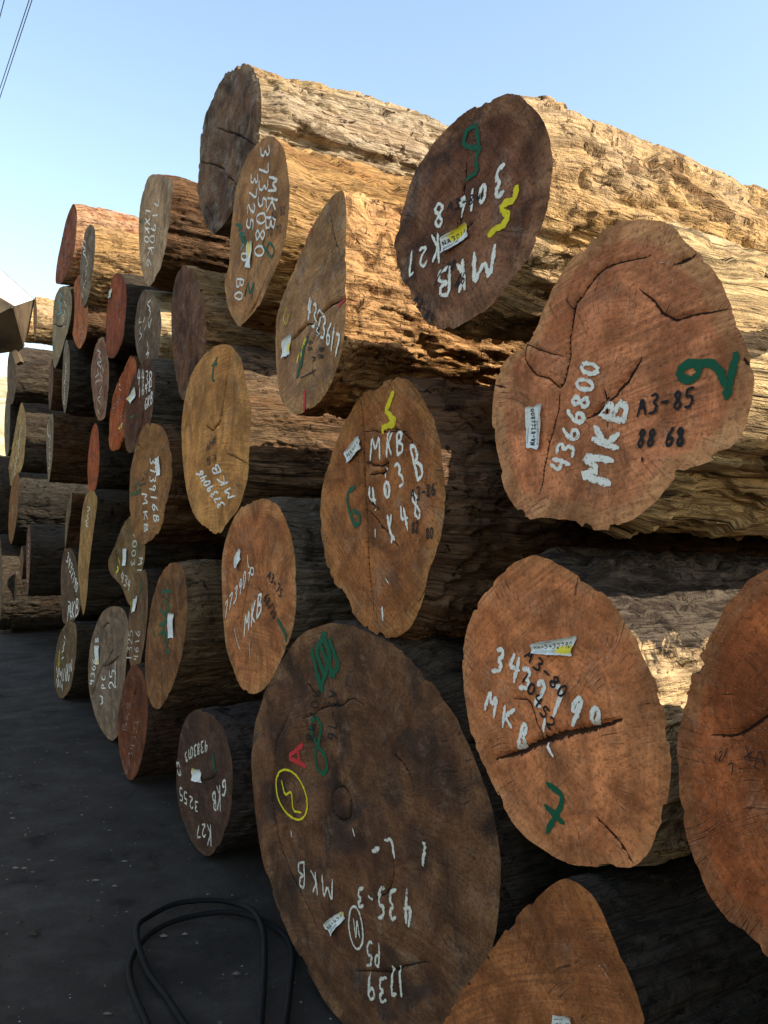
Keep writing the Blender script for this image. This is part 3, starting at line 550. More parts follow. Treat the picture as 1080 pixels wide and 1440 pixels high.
SPEC = {
'A': dict(face=fm(1, (122,96,82), (150,130,110), dark=.75, grey=.5, sawang=1.5), side=bm(1, ((.36,.25,.13),(.07,.043,.024)), wx=.45, red=.15, deep=.6),
  label='topmost log against the sky with a charred-dark ragged end and rough pitted side', rough=.016, rag=.016, lump=1.9, bend=.014, L=5.6,
  cracks=[([(282,228),(305,232),(320,246),(336,262)], .004), ([(306,180),(340,192),(362,205)], .004), ([(290,285),(300,310)], .003)]),
'B': dict(face=fm(2, (178,132,92), (170,128,90), dark=.12, grey=.2, sawang=1.2, streak=.3), side=bm(2, TAN, wx=.1, red=.3, deep=.45),
  label='brown log end under the ragged dark one, columns of white figures and a green D', L=5.4, lump=1.3, rough=.002,
  cracks=[([(352,372),(348,392),(344,420)], .003), ([(372,395),(360,425),(347,446)], .005)],
  marks=[T('white',3.2,'3735080',(368,203),(358,366),(13,-1)), T('white',3.2,'3725',(354,240),(346,325),(10,1)), T('white',3.2,'0',(341,352),(339,368),(8,1)), T('white',3.0,'B0',(334,388),(329,424),(11,1)),
    T('white',3.6,'MKB',(380,244),(373,328),(13,2)), T('black',1.2,'82 82',(381,310),(401,300),(0,-11)), T('black',1.2,'70 70',(375,334),(396,326),(0,-11)),
    Lr('green',3.2,[[(372,335),(370,347),(382,363),(387,351),(379,340),(374,353)]]), Lr('green',4.0,zig(336,316,344,342,7,4)), Lr('cyan',3.0,[[(345,325),(341,334),(345,342),(339,352)]]), Lr('green',3.5,[[(344,416),(349,395),(351,415),(358,393),(353,421)]])],
  tags=[dict(quad=[(349,341),(356,340),(354,377),(346,376)], yellow=(.5,.22,.42), bars=False)]),
'C': dict(face=fm(3, (172,148,124), (165,142,120), dark=.1, grey=.45, sawang=1.5, streak=.5), side=bm(3, BRN, wx=.2, red=.35, deep=.4),
  label='grey weathered log end against the sky left of the charred one, columns of white figures', rough=.003, rag=.01,
  cracks=[([(236,250),(234,285),(230,330)], .004),([(228,262),(228,270)], .006)],
  marks=[T('white',2.0,'LXK0',(205,293),(203,342),(7,1)), T('white',2.0,'7190K6',(218,278),(206,378),(7,0)), Lr('green',3,zig(198,310,200,318,3,2))]),
'D': dict(face=fm(4, (148,88,64), (130,80,62), dark=.3, grey=.35, sawang=1.5), side=bm(4, ((.42,.24,.13),(.10,.03,.015)), wx=.3, red=.7, deep=.5), lump=1.3,
  label='reddish log end highest at the far left of the stack, with its top sunlit', rough=.004, marks=[Lr('pink',1.4,zig(97,330,86,395,9,1.5))]),
'D2': dict(face=fm(5, (154,138,116), (150,140,110), dark=.2, grey=.5, sawang=1.5), side=bm(5, DGR), label='pale blue-grey log end with a black crack, directly under the reddish highest left one',
  cracks=[([(75,455),(82,460),(92,457)], .009)], marks=[Lr('cyan',2.5,zig(86,412,84,450,7,3)), Lr('dull',1.8,zig(92,425,88,460,7,2))]),
'E': dict(face=fm(6, (136,114,96), (135,128,115), dark=.35, grey=.5, sawang=1.5), side=bm(6, TAN, wx=.15, red=.1, deep=.3), label='narrow grey log end with a smooth yellow-lit side, beside the reddish highest left one', rough=.005,
  marks=[Lr('white',2.2,zig(119,335,119,362,5,2.5)), Lr('dull',1.5,zig(124,365,117,420,9,2))]),
'F': dict(face=fm(7, (182,104,56), (190,120,60), dark=.05, grey=.12, sawang=1.5), side=bm(7, BRN, red=.4), label='small bright orange log end tucked under the narrow grey one',
  marks=[T('pink',1.2,'4371386',(103,402),(104,482),(5,0)), T('pink',1.6,'464',(112,455),(112,478),(6,0))]),
'G': dict(face=fm(8, (160,84,48), (130,66,40), dark=.2, grey=.12, sawang=1.4, streak=.6), side=bm(8, DGR, wx=.35), label='deep red-orange oval log end with a small pale tag near its top left',
  tags=[dict(quad=[(155,409),(159,406),(157,418),(153,420)], yellow=(.4,.6,.3), bars=False)]),
'H': dict(face=fm(9, (128,108,90), (112,100,86), dark=.35, grey=.5, sawang=1.3), side=bm(9, ((.55,.42,.24),(.13,.07,.03)), wx=.2, red=.1, deep=.7), lump=1.2, rough=.004,
  label='small mouse-grey log end with two columns of white scrawl and a flaky sunlit side',
  marks=[Lr('white',2.2,[[(212,422),(207,428),(212,434)],[(210,436),(213,440),(209,450)],[(214,448),(212,455),(211,462),(209,452)],[(208,480),(210,492),(206,500),(211,494),(208,504)]]), Lr('white',1.8,[[(197,446),(195,454),(199,452)],[(198,460),(196,468),(200,472),(196,478)],[(204,446),(202,454)],[(206,457),(203,464)]])]),
'I': dict(face=fm(10, (108,74,56), (128,92,66), dark=.5, grey=.3, sawang=1.5, streak=.9), side=bm(10, ((.42,.24,.10),(.10,.05,.02)), wx=.15, red=.4, deep=.6), rough=.006, rag=.012,
  label='tall dark brown split log end with a strip of orange sunlit side, no writing',
  cracks=[([(268,470),(270,500),(264,540)], .008), ([(279,480),(277,510),(270,545)], .006), ([(262,390),(263,430),(266,465)], .004)]),
'J': dict(face=fm(11, (166,128,98), (176,138,96), dark=.22, grey=.35, sawang=1.45, streak=.35, rim=.9), side=bm(11, ((.42,.22,.08),(.08,.036,.014)), wx=.12, red=.3, deep=.7), lump=1.5, taper=-.01, bend=-.008,
  label='tall log end with a straight right edge, white 4323617 and a green and yellow streak', pith=(440,454), rough=.0015,
  cracks=[([(410,479),(422,466),(433,454),(441,456)], .0045), ([(441,456),(452,442),(464,428),(487,417)], .0045), ([(438,458),(436,468),(430,480)], .002), ([(463,300),(468,330),(478,362)], .002)],
  marks=[T('white',4.2,'4323617',(431,448),(477,506),(4,-32)), Lr('green',7,[[(434,474),(428,490),(425,512)],[(424,508),(418,530)]]), Lr('yellow',5,[[(431,478),(425,500)],[(421,500),(419,508)]]), Lr('red',6,[[(429,551),(428,579)],[(477,428),(486,420)]]), Lr('red',4,[[(437,322),(438,332)]]),
    Lr('black',1.4,[[(448,458),(451,462),(448,464)],[(446,468),(451,473),(448,478)],[(424,531),(437,526),(446,520)],[(441,517),(444,530)],[(440,503),(446,502),(441,510),(444,506)]]), T('black',1.4,'88',(451,486),(449,506),(6,0)), T('black',1.3,'68',(436,478),(434,494),(6,0)), Lr('yellow',1.6,[[(405,432),(399,448),(403,458),(408,440)]])],
  tags=[dict(quad=[(400,480),(411,470),(409,498),(398,506)], yellow=(.85,.6,.3), bars=False)]),
'K': dict(face=fm(12, (126,86,70), (158,118,94), dark=.62, grey=.25, sawang=2.55, streak=.25, rim=.80), side=bm(12, ((.42,.255,.105),(.08,.045,.022)), wx=.3, red=.2, deep=.6, flake=.8), lump=1.6, L=6.5,
  label='big purplish-brown upper log end with yellow 5, green figure and upside-down MKB and K27', pith=(645,330), rough=.0015, taper=-.012, bend=-.004,
  cracks=[([(655,232),(652,262),(649,292),(646,325)], .0028), ([(644,325),(660,318),(668,310)], .002), ([(642,312),(641,335)], .002)],
  marks=[Lr('green',6.5,[[(671,178),(675,210),(651,207),(655,186),(671,177)],[(675,208),(669,224),(672,242),(653,254)]]),
    T('white',6.5,'3',(713,231),(694,239),(-2,43)), T('white',5.6,'016',(688,256),(646,280),(-1,26)), T('white',5.6,'8',(628,284),(609,290),(1,34)),
    T('white',7.5,'M',(702,345),(664,358),(-4,44)), T('white',6.4,'K',(657,366),(641,372),(2,40)), T('white',6.4,'B',(640,376),(612,383),(-2,40)), T('white',5.0,'K',(622,328),(606,332),(1,40)), T('white',5.0,'2',(605,346),(588,352),(0,26)), T('white',4.6,'7',(584,352),(575,357),(-1,34)),
    Lr('yellow',8.5,[[(726,262),(723,280),(712,284),(705,294),(716,304),(708,318),(698,322),(691,331)]]),
    T('black',1.8,'A3-84',(628,298),(678,286),(3,-15)), T('black',1.8,'78',(625,386),(641,378),(4,-14)), T('black',1.6,'66',(642,406),(655,398),(2,-16)), Lr('black',1.8,[[(612,402),(626,376)],[(640,405),(651,384)]]), T('black',2.0,'A3-84',(580,424),(608,458),(7,-12))],
  tags=[dict(quad=[(625,337),(659,314),(663,333),(626,359)], yellow=(.66,.30,.42), txt='NA3016', curl=.010)]),
'L': dict(face=fm(13, (204,136,102), (190,146,108), dark=.06, grey=.12, sawang=1.35, streak=.35, rim=.84), side=bm(13, ((.42,.29,.145),(.05,.034,.02)), wx=.4, red=.12, deep=.55, flake=.95), lump=1.3, L=6.5,
  label='large lopsided orange-brown log end with white 4366800, MKB and black A3-85', pith=(854,565), rough=.0012, rag=.009,
  cracks=[([(855,567),(868,552),(884,532),(902,503)], .004), ([(855,567),(842,577),(824,587)], .004), ([(855,567),(849,548)], .002),([(855,567),(853,600)], .002),
    ([(917,359),(873,369),(843,381),(821,413),(808,430),(802,467),(800,507),(795,533),(787,546),(773,535),(750,526),(738,507),(741,485)], .0026),
    ([(899,407),(917,422),(936,443),(950,450),(976,443),(1024,435)], .0024), ([(977,359),(960,366),(946,375)], .003), ([(787,552),(784,581),(769,633),(760,693)], .0022), ([(697,543),(710,546)], .003), ([(741,485),(760,492),(792,503)],.0015),([(1045,505),(1052,512),(1060,510)],.003)],
  marks=[T('white',6.5,'4366800',(798,668),(846,512),(-24,-6)), T('white',10.5,'M',(856,692),(864,645),(-42,-12)), T('white',9.5,'K',(868,640),(873,606),(-34,-12)), T('white',9,'B',(876,602),(888,562),(-34,-10)),
    T('black',3.2,'A3-85',(895,586),(978,572),(3,-27)), T('black',3.2,'88',(895,630),(922,629),(4,-26)), T('black',3.4,'68',(936,630),(963,626),(3,-26)), Lr('black',2.5,[[(905,643),(905,649)]]),
    Lr('green',9.5,[[(985,512),(970,510),(959,521),(963,534),(977,536),(987,526),(985,512)],[(984,512),(1000,509),(1014,520),(1022,540)],[(1038,499),(1031,528),(1025,560)]]),
    Lr('chalk',1.4,[[(915,372),(935,368),(947,372)],[(940,392),(950,385),(946,404),(935,412),(928,408)],[(925,382),(918,392)],[(957,378),(944,394)]])],
  tags=[dict(quad=[(744,630),(743,573),(764,569),(762,631)], txt='NA-4366800', curl=.005)]),
'M': dict(face=fm(14, (160,106,68), (168,120,76), dark=.28, grey=.2, sawang=-.85, streak=.25, rim=.85), side=bm(14, ((.20,.095,.042),(.028,.015,.009)), wx=.25, red=.55, deep=.6), lump=1.5, rough=.002, rag=.010,
  label='middle log end with a vertical groove, white MKB B 463 K48 and a yellow 5', pith=(525,632),
  cracks=[([(505,556),(511,611),(511,656),(513,694),(516,750),(519,806),(526,862)], .005), ([(512,606),(545,607),(573,606)], .0022), ([(516,650),(530,656),(545,650),(540,664),(520,668)], .005), ([(545,598),(556,602),(575,615),(588,640)], .002),([(520,718),(540,745),(560,770)],.003),([(516,700),(532,718)],.004),([(588,845),(600,828)],.002)],
  marks=[T('white',4.6,'M',(518,648),(537,646),(1,-33)), T('white',4.6,'K',(542,643),(551,641),(2,-34)), T('white',4.6,'B',(556,641),(569,637),(0,-33)), T('white',5.2,'B',(583,675),(597,670),(-9,-47)),
    T('white',5.2,'4',(519,718),(532,718),(-3,-32)), T('white',5,'0',(541,703),(552,700),(-3,-22)), T('white',4.6,'3',(560,685),(570,682),(-7,-32)), Lr('white',3,[[(541,658),(543,672)]]),
    T('white',5,'K',(547,762),(556,758),(-4,-36)), T('white',4.6,'4',(565,746),(578,744),(-6,-32)), T('white',4.2,'8',(583,733),(596,726),(-8,-36)),
    T('black',1.8,'A3-86',(577,705),(614,696),(0,-18)), T('black',1.8,'82',(578,751),(588,748),(1,-16)), T('black',1.8,'80',(598,758),(611,757),(0,-16)), Lr('white',2,[[(544,686),(544,700)],[(528,745),(528,756)],[(543,814),(547,821)]]), Lr('white',4,[[(538,855),(540,872)]]),
    Lr('green',6.5,[[(500,683),(491,690),(489,705),(495,728),(501,739),(507,733),(506,720),(497,717)]]), Lr('yellow',8.5,[[(552,552),(547,566),(541,577),(549,586),(557,592),(546,598),(538,600)],[(538,600),(538,607)]])],
  tags=[dict(quad=[(487,636),(507,613),(510,631),(490,652)], txt='NA463', curl=.006)]),
'N': dict(face=fm(15, (196,144,90), (190,140,88), dark=.04, grey=.22, sawang=1.55, streak=.3), side=bm(15, ((.16,.098,.053),(.026,.017,.010)), wx=.25, red=.35, deep=.5), rough=.0015,
  label='large tan oval log end with a green mark on top and slanting white 3739046',  pith=(298,605),
  cracks=[([(323,500),(316,549),(311,580),(309,594),(297,607),(289,598)], .005), ([(320,638),(335,646),(350,654)], .0028), ([(297,607),(297,625)], .002),([(308,725),(309,748)],.004)],
  marks=[T('white',3.0,'3739046',(318,711),(285,659),(-9,5)), T('white',2.8,'MKB',(333,700),(306,650),(-11,4)), T('black',1.3,'A3-85',(291,634),(304,622),(1,-10)), T('black',1.3,'95 76',(291,655),(306,648),(0,-11)),
    Lr('green',3.6,[[(307,503),(301,514),(299,533),(302,536)],[(299,514),(305,513)]])]),
'O': dict(face=fm(16, (184,120,80), (185,138,92), dark=.12, grey=.2, sawang=1.6, streak=.55), side=bm(16, ((.17,.13,.088),(.028,.02,.014)), wx=.35, red=.12, deep=.35), rough=.002,
  label='oval orange-brown log end with slanting white MKB, black A3-75 and a torn tag', pith=(368,832),
  cracks=[([(354,762),(350,804),(343,850),(337,885),(338,905)], .005), ([(356,780),(364,806),(369,832)], .003), ([(360,825),(369,836)], .002)],
  marks=[T('white',2.8,'77390',(315,872),(346,822),(2,-23)), T('white',2.6,'7',(347,820),(353,812),(1,-14)),Lr('white',2.6,[[(349,781),(350,799)]]), Lr('white',2.6,[ell(355,803,2.3,5)]), T('white',3.8,'MKB',(343,895),(369,860),(1,-30)),
    T('black',1.7,'A3-75',(375,810),(395,842),(4,-11)), T('black',1.7,'68/70',(370,842),(385,873),(5,-10)), Lr('green',5,[[(390,869),(396,882)],[(396,882),(401,892),(402,902)]]), Lr('dull',2,[[(330,883),(333,900),(338,912)],[(352,905),(352,925)]])],
  tags=[dict(quad=[(331,796),(338,770),(340,786),(335,803)], bars=False, curl=.008)]),
'P': dict(face=fm(17, (132,92,62), (140,98,60), dark=.3, grey=.15, sawang=1.55, streak=.6), side=bm(17, ((.19,.12,.064),(.028,.018,.011)), wx=.15, red=.25, deep=.5),
  label='log end scrawled with green paint beside a long upright white tag', cracks=[([(243,810),(246,850),(242,900)], .004)],
  marks=[Lr('green',4.2,[[(228,832),(242,833)],[(237,838),(236,850)],[(232,846),(241,856),(232,862)],[(226,856),(236,872),(224,880)],[(238,868),(228,884),(238,896)],[(224,892),(232,886),(233,905)],[(238,894),(234,915),(239,920)],[(215,884),(218,896)]]), Lr('black',1.4,[[(236,818),(233,828)],[(229,838),(240,846)]])],
  tags=[dict(quad=[(246,864),(245,897),(237,897),(239,863)], bars=False, curl=.005)]),
'Q': dict(face=fm(18, (152,110,72), (150,110,70), dark=.12, grey=.2, sawang=1.5, streak=.5), side=bm(18, BRN, wx=.15, red=.4, deep=.5), rag=.012,
  label='rounded brown log end left of the large tan one, green 8 and white figures downward',
  cracks=[([(238,640),(236,675),(226,700)], .003),([(194,625),(198,632)], .006)],
  marks=[T('white',2.6,'3739',(211,642),(211,692),(8,0)), T('white',2.6,'16B',(212,692),(217,736),(8,1)), T('white',2.4,'M',(200,692),(202,712),(8,0)), T('white',2.4,'KB',(202,716),(203,750),(6,0)), Lr('green',2.6,[[(184,694),(196,694),(199,686),(196,679),(190,684),(192,692),(198,688)]]), Lr('black',1.2,zig(204,665,201,682,6,3))],
  tags=[dict(quad=[(226,641),(227,668),(221,670),(221,645)], bars=False)]),
'R': dict(face=fm(19, (96,64,50), (104,78,58), dark=.35, grey=.15, sawang=1.5), side=bm(19, ((.10,.08,.058),(.02,.015,.011)), wx=.35, red=.15, deep=.3),
  label='dark plum-brown log end with white 443B in its upper right and a pale tag',
  cracks=[([(203,575),(198,600),(190,622)], .005)],
  marks=[T('white',2.4,'443B',(192,541),(215,545),(1,-22)), T('white',2.0,'1642',(194,560),(213,549),(0,-14)), T('white',2.2,'GKB',(203,579),(215,566),(1,-17)), Lr('green',4,[[(184,588),(189,584)]])],
  tags=[dict(quad=[(191,545),(193,556),(185,568),(180,561)], yellow=(.3,.9,.2), bars=False)]),
'S': dict(face=fm(20, (178,90,48), (184,112,60), dark=.12, grey=.2, sawang=1.5, streak=.6), side=bm(20, BRN, red=.4), rag=.014, rough=.008,
  label='narrow split rusty-orange log end squeezed behind the one marked 443B',
  marks=[T('pink',2.0,'575',(158,585),(172,565),(1,-14)), T('pink',1.8,'16',(164,602),(175,588),(0,-14)), Lr('dull',2,zig(170,540,171,550,3,1.5)), Lr('pink',2.2,[[(160,602),(162,614)],[(168,600),(166,612)]])],
  tags=[dict(quad=[(168,602),(174,594),(174,600),(170,609)], yellow=(.3,.5,.6), bars=False)]),
'T': dict(face=fm(21, (150,104,84), (165,130,100), dark=.12, grey=.55, sawang=1.4), side=bm(21, DGR, wx=.2, red=.3), rough=.006, rag=.012,
  label='whitish streaked pink-brown log end below and left of the deep red-orange oval one',
  marks=[Lr('dull',2.2,zig(141,492,138,545,11,3)), Lr('dull',2.0,zig(145,515,139,580,11,2.5)), Lr('pink',1.8,zig(148,540,143,570,6,1.5))]),
'U': dict(face=fm(22, (132,112,92), (130,125,110), dark=.25, grey=.6, sawang=1.5), side=bm(22, DGR, wx=.25), label='thin grey log end streaked white, under the bright orange one',
  marks=[Lr('white',1.6,zig(93,510,90,570,13,1.4))]),
'U2': dict(face=fm(23, (110,80,60), (110,80,60), sawang=1.5), side=bm(23, BRN), label='brown sliver of a log end left of the thin grey white-streaked one'),
'V': dict(face=fm(24, (134,116,94), (130,122,104), dark=.2, grey=.6, sawang=1.5), side=bm(24, BRN, wx=.3, red=.4), label='thin mossy grey log end with white paint on its left rim, far left',
  marks=[Lr('white',2.2,[[(67,598),(67,608),(69,615)]]), Lr('dull',1.6,zig(71,612,69,665,11,1.6))]),
'W': dict(face=fm(25, (168,86,46), (168,86,46), dark=.08, grey=.1, sawang=1.5), side=bm(25, DGR, wx=.3), label='upright sliver of a vivid orange log end, left of the narrow split one',
  marks=[Lr('pink',1.4,zig(132,640,131,686,11,2)), Lr('white',4,[[(130,698),(130,706)]])]),
'W2': dict(face=fm(26, (168,132,84), (176,142,92), dark=.12, grey=.2, sawang=1.5, streak=.6), side=bm(26, DGR, wx=.25, red=.2), label='long pale tan log end seen nearly edge-on, below the vivid orange sliver', rag=.012,
  marks=[Lr('dull',2,zig(125,712,121,742,9,3))], cracks=[([(118,740),(116,790),(114,830)], .008)]),
'X': dict(face=fm(27, (120,105,80), (120,105,80), sawang=1.5), side=bm(27, BRN), label='very thin edge-on greenish log end left of the long pale tan one'),
'Y': dict(face=fm(28, (100,80,64), (110,84,60), dark=.25, grey=.15, sawang=1.5), side=bm(28, DGR), label='dark brown log end with a diagonal line of white figures, above the lowest leftmost ones',
  marks=[T('white',2.2,'3432790',(93,788),(108,836),(3,-13)), T('white',2.6,'MKB',(94,874),(111,864),(1,-24)), Lr('white',1.6,zig(98,845,100,868,5,2))]),
'Z': dict(face=fm(29, (106,88,66), (124,98,66), dark=.15, grey=.2, green=.12, sawang=1.5), side=bm(29, DGR), label='olive-brown log end on the ground, thick with a ring of white scrawl', 
  marks=[Lr('white',1.8,zig(92,895,88,930,9,1.8)), Lr('white',2.2,zig(80,945,98,952,12,0,9)), Lr('white',2.0,zig(80,958,90,968,8,0,7)), Lr('white',2,zig(94,940,103,935,7,0,9)), Lr('yellow',2.4,[[(84,915),(83,938)]])]),
'AA': dict(face=fm(30, (128,112,102), (150,124,100), dark=.3, grey=.35, sawang=1.5, streak=.3), side=bm(30, DGR, wx=.3), rough=.004,
  label='grey cracked log end on the ground marked 4366 WPC and 25', pith=(143,937),
  cracks=[([(143,939),(137,952),(128,985)], .008), ([(143,937),(151,929),(160,910),(158,888),(152,875),(144,885),(143,905)], .006), ([(144,938),(154,934),(168,922)], .007), ([(163,935),(165,960),(157,990)], .004), ([(166,905),(172,898)], .003), ([(163,960),(168,982)], .003)],
  marks=[T('white',2.0,'4366',(132,964),(137,925),(-6,0)), T('white',2.0,'88',(137,915),(140,896),(-5,0)), T('white',2.2,'W',(147,993),(146,975),(-5,0)), T('white',2.2,'P',(149,969),(149,960),(-6,0)), T('white',2.2,'C',(149,958),(149,948),(-6,0)), T('white',2.4,'25',(163,971),(163,940),(-9,0)), Lr('white',1.6,[[(162,930),(163,972)]])],
  tags=[dict(quad=[(141,908),(140,934),(135,934),(135,910)], yellow=(.9,.5,.2), bars=False)]),
'BB': dict(face=fm(31, (130,104,74), (120,100,68), dark=.15, grey=.15, green=.25, sawang=1.5), side=bm(31, DGR), label='two-lobed olive log end with a yellow scribble and an upright white tag',
  marks=[T('dull',2.0,'37003',(189,732),(184,798),(6,0)), T('dull',2.2,'M1',(197,782),(193,808),(6,0)), Lr('yellow',3.2,zig(168,787,166,806,4,1.5)), Lr('green',2.5,[[(164,792),(164,806)]]), T('dull',2.2,'434',(169,816),(183,832),(2,-14))],
  cracks=[([(161,775),(165,785),(168,796)], .006)],
  tags=[dict(quad=[(180,771),(178,795),(173,796),(175,771)], bars=False)]),
'CC': dict(face=fm(32, (112,84,62), (118,86,58), dark=.2, grey=.25, sawang=1.5), side=bm(32, DGR, red=.2), label='narrow brown log end with white tag in a green smear, above the dark red one',
  marks=[T('dull',1.8,'1325',(185,930),(188,885),(-7,0)), T('dull',1.8,'4616',(194,930),(198,885),(-6,0)), Lr('green',4.5,[[(200,815),(196,838)],[(202,850),(201,872)]]), Lr('yellow',2.5,[[(185,846),(186,860)]])],
  tags=[dict(quad=[(195,838),(192,858),(187,862),(189,843)], bars=False)]),
'DD': dict(face=fm(33, (106,60,38), (110,64,40), dark=.2, grey=.1, sawang=1.5), side=bm(33, ((.08,.045,.03),(.02,.012,.009))), label='dark red log end on the ground with faint pinkish figures',
  marks=[T('pink',1.5,'BK8',(177,1030),(186,985),(-6,-1)), T('pink',1.5,'34321',(186,1068),(197,1010),(-6,-1)), T('pink',1.6,'69',(177,1090),(184,1078),(0,-12))], cracks=[([(192,968),(188,980)],.01)]),
'EE': dict(face=fm(34, (84,62,54), (88,64,52), dark=.45, grey=.1, sawang=1.5), side=bm(34, ((.075,.055,.045),(.02,.013,.012)), wx=.2, red=.15, deep=.3),
  label='small very dark log end on the ground with GKB, 3255, K27 and a square tag', pith=(290,1097),
  cracks=[([(290,1098),(292,1115),(293,1135)], .004), ([(284,1098),(296,1096),(304,1090)], .003)],
  marks=[T('dull',2.6,'43830',(293,1040),(268,1050),(0,16)), T('dull',2.6,'73',(268,1052),(260,1060),(2,12)), T('dull',3.2,'G',(320,1094),(312,1098),(0,24)), T('dull',3.0,'K',(311,1102),(304,1105),(1,36)), T('dull',3.0,'B',(304,1112),(298,1115),(2,26)),
    T('dull',3.0,'K',(299,1158),(291,1160),(0,30)), T('dull',2.6,'27',(291,1160),(276,1160),(0,18)), T('dull',2.6,'32',(280,1128),(266,1118),(0,16)), T('dull',2.6,'55',(264,1114),(252,1104),(1,20)), T('dull',2.4,'E3',(256,1093),(252,1068),(-4,0)), Lr('green',12,[[(301,1066),(303,1082)]])],
  tags=[dict(quad=[(271,1080),(283,1082),(285,1100),(270,1097)], yellow=(.1,.1,.2), bars=False)]),
'FF': dict(face=fm(35, (106,76,58), (132,98,72), dark=.66, grey=.10, sawang=1.4, streak=.3, rim=.88), side=bm(35, ((.08,.057,.038),(.018,.012,.009)), wx=.3, red=.2, deep=.5), lump=1.2, rough=.003, rag=.014,
  label='biggest log end, dark, low in front with red A, green 8 and 1739 below', pith=(480,1130),
  cracks=[([(409,997),(391,1036),(385,1076),(384,1139),(400,1210),(431,1270),(446,1305)], .004),
    ([(467,1115),(466,1140),(478,1155),(492,1150),(493,1125),(484,1108),(472,1106),(466,1118)], .0045), ([(513,990),(494,981),(480,992),(455,993),(439,1005),(425,1010)], .003), ([(426,1010),(433,1022)], .002), ([(553,1206),(552,1235),(545,1255),(530,1262)], .003), ([(500,1365),(540,1368),(580,1355),(600,1352)], .003), ([(552,1058),(570,1080),(582,1110)], .003), ([(390,1085),(396,1100)],.002)],
  marks=[Lr('green',9,[[(438,910),(448,955),(452,968)],[(458,892),(444,915),(458,950)],[(455,890),(466,925),(452,960)],[(462,900),(476,940),(462,950)],[(450,905),(470,950)]]),
    Lr('green',5.5,[[(437,1012),(446,1008),(453,1020),(450,1040),(443,1058),(445,1080),(454,1090),(461,1080),(457,1062),(448,1048),(440,1035),(436,1020)]]), Lr('red',6.5,[[(427,1046),(404,1064),(431,1076)],[(419,1053),(422,1070)]]),
    Lr('yellow',3.2,[ell(411,1117,19,37,-.35)]), Lr('yellow',3.2,[[(397,1098),(402,1118),(410,1112),(412,1140),(424,1142)]]),
    T('black',1.7,'A3-76',(463,968),(462,1043),(12,0)), T('black',1.7,'90/98',(441,968),(430,1045),(11,0)), Lr('black',1.6,[[(432,960),(446,976)]]),
    T('dull',4.0,'B',(432,1213),(418,1211),(1,38)) , T('dull',4.0,'K',(448,1228),(436,1222),(3,32)), T('dull',4.0,'M',(472,1238),(452,1230),(1,32)),
    T('dull',5.2,'4',(582,1252),(568,1252),(0,48)), T('dull',5.0,'3',(562,1252),(548,1250),(0,42)), T('dull',5.0,'5',(546,1246),(532,1246),(0,46)), T('dull',4.5,'3',(513,1246),(501,1248),(0,28)), Lr('dull',7,[[(520,1262),(524,1264)],[(526,1196),(534,1193)]]),
    Lr('dull',3.6,[ell(502,1305,9.5,31,-.12)]), Lr('dull',3,[[(499,1292),(502,1322),(504,1290),(507,1318)]]), T('dull',4.0,'P5',(536,1326),(515,1322),(0,34)),
    T('dull',5.0,'17',(569,1358),(547,1360),(1,42)), T('dull',5.0,'39',(545,1372),(516,1370),(0,36)),
    Lr('dull',5.5,[[(544,1181),(553,1180),(555,1192),(557,1204)],[(597,1186),(600,1186),(596,1216)]]), Lr('white',2,[[(410,1168),(411,1176)],[(497,1165),(499,1175)]])],
  tags=[dict(quad=[(457,1299),(483,1280),(487,1291),(468,1316)], yellow=(.95,.3,.18), txt='NA-435', curl=.010)]),
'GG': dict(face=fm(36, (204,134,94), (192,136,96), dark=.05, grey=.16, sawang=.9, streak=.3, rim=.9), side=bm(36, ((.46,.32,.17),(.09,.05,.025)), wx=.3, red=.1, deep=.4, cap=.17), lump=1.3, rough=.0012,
  label='orange-brown oval log end with a black horizontal crack, white 3432790, MKB and green 7', pith=(768,1038),
  cracks=[([(697,1066),(718,1062),(742,1054),(768,1039),(794,1032),(815,1028),(836,1023),(874,1011)], .0085), ([(766,1036),(753,1011),(744,985),(722,982)], .002), ([(840,1150),(865,1180),(890,1212)], .003)],
  marks=[T('white',7,'3',(690,942),(707,948),(8,-32)), T('white',7,'4',(712,950),(731,962),(6,-34)), T('white',7,'3',(728,968),(748,972),(6,-30)), T('white',7,'2',(748,990),(764,994),(10,-36)), T('white',7,'7',(770,1003),(790,1010),(8,-44)), T('white',7,'9',(790,1022),(812,1016),(14,-38)), T('white',7,'0',(826,1018),(845,1016),(2,-22)),
    T('white',6.5,'M',(680,993),(698,1008),(6,-28)), T('white',6,'K',(703,1018),(722,1024),(6,-28)), T('white',6.5,'B',(725,1052),(738,1054),(8,-36)),
    T('black',2.6,'A3-80',(738,922),(793,984),(9,-14)), T('black',2.6,'10452',(732,952),(778,1030),(8,-12)), Lr('green',7.5,[[(770,1104),(792,1121),(787,1140),(769,1170)],[(767,1134),(792,1159)]]),
    Lr('chalk',1.7,[[(850,888),(868,968)],[(871,899),(850,930),(862,926)],[(842,910),(846,926)],[(836,930),(826,942),(835,950),(834,962),(826,952)],[(809,946),(816,980)],[(865,985),(874,1014)]]), Lr('white',5,[[(768,1010),(766,1028)],[(770,1046),(780,1062)]])],
  tags=[dict(quad=[(752,905),(812,893),(806,922),(752,918)], yellow=(.82,.7,.28), txt='NA-3432790', curl=.008)]),
'HH': dict(face=fm(37, (168,100,64), (140,102,74), dark=.12, grey=.1, sawang=.6, streak=.4, rim=.84), side=bm(37, ((.16,.115,.075),(.03,.02,.014)), wx=.3, red=.15), lump=1.2, rag=.010,
  label='reddish-brown log end cut off by the right edge of the photo, faint scratches only', pith=(1200,1060),
  cracks=[([(1000,1036),(1030,1034),(1055,1022),(1080,1002),(1110,990)], .0025)],
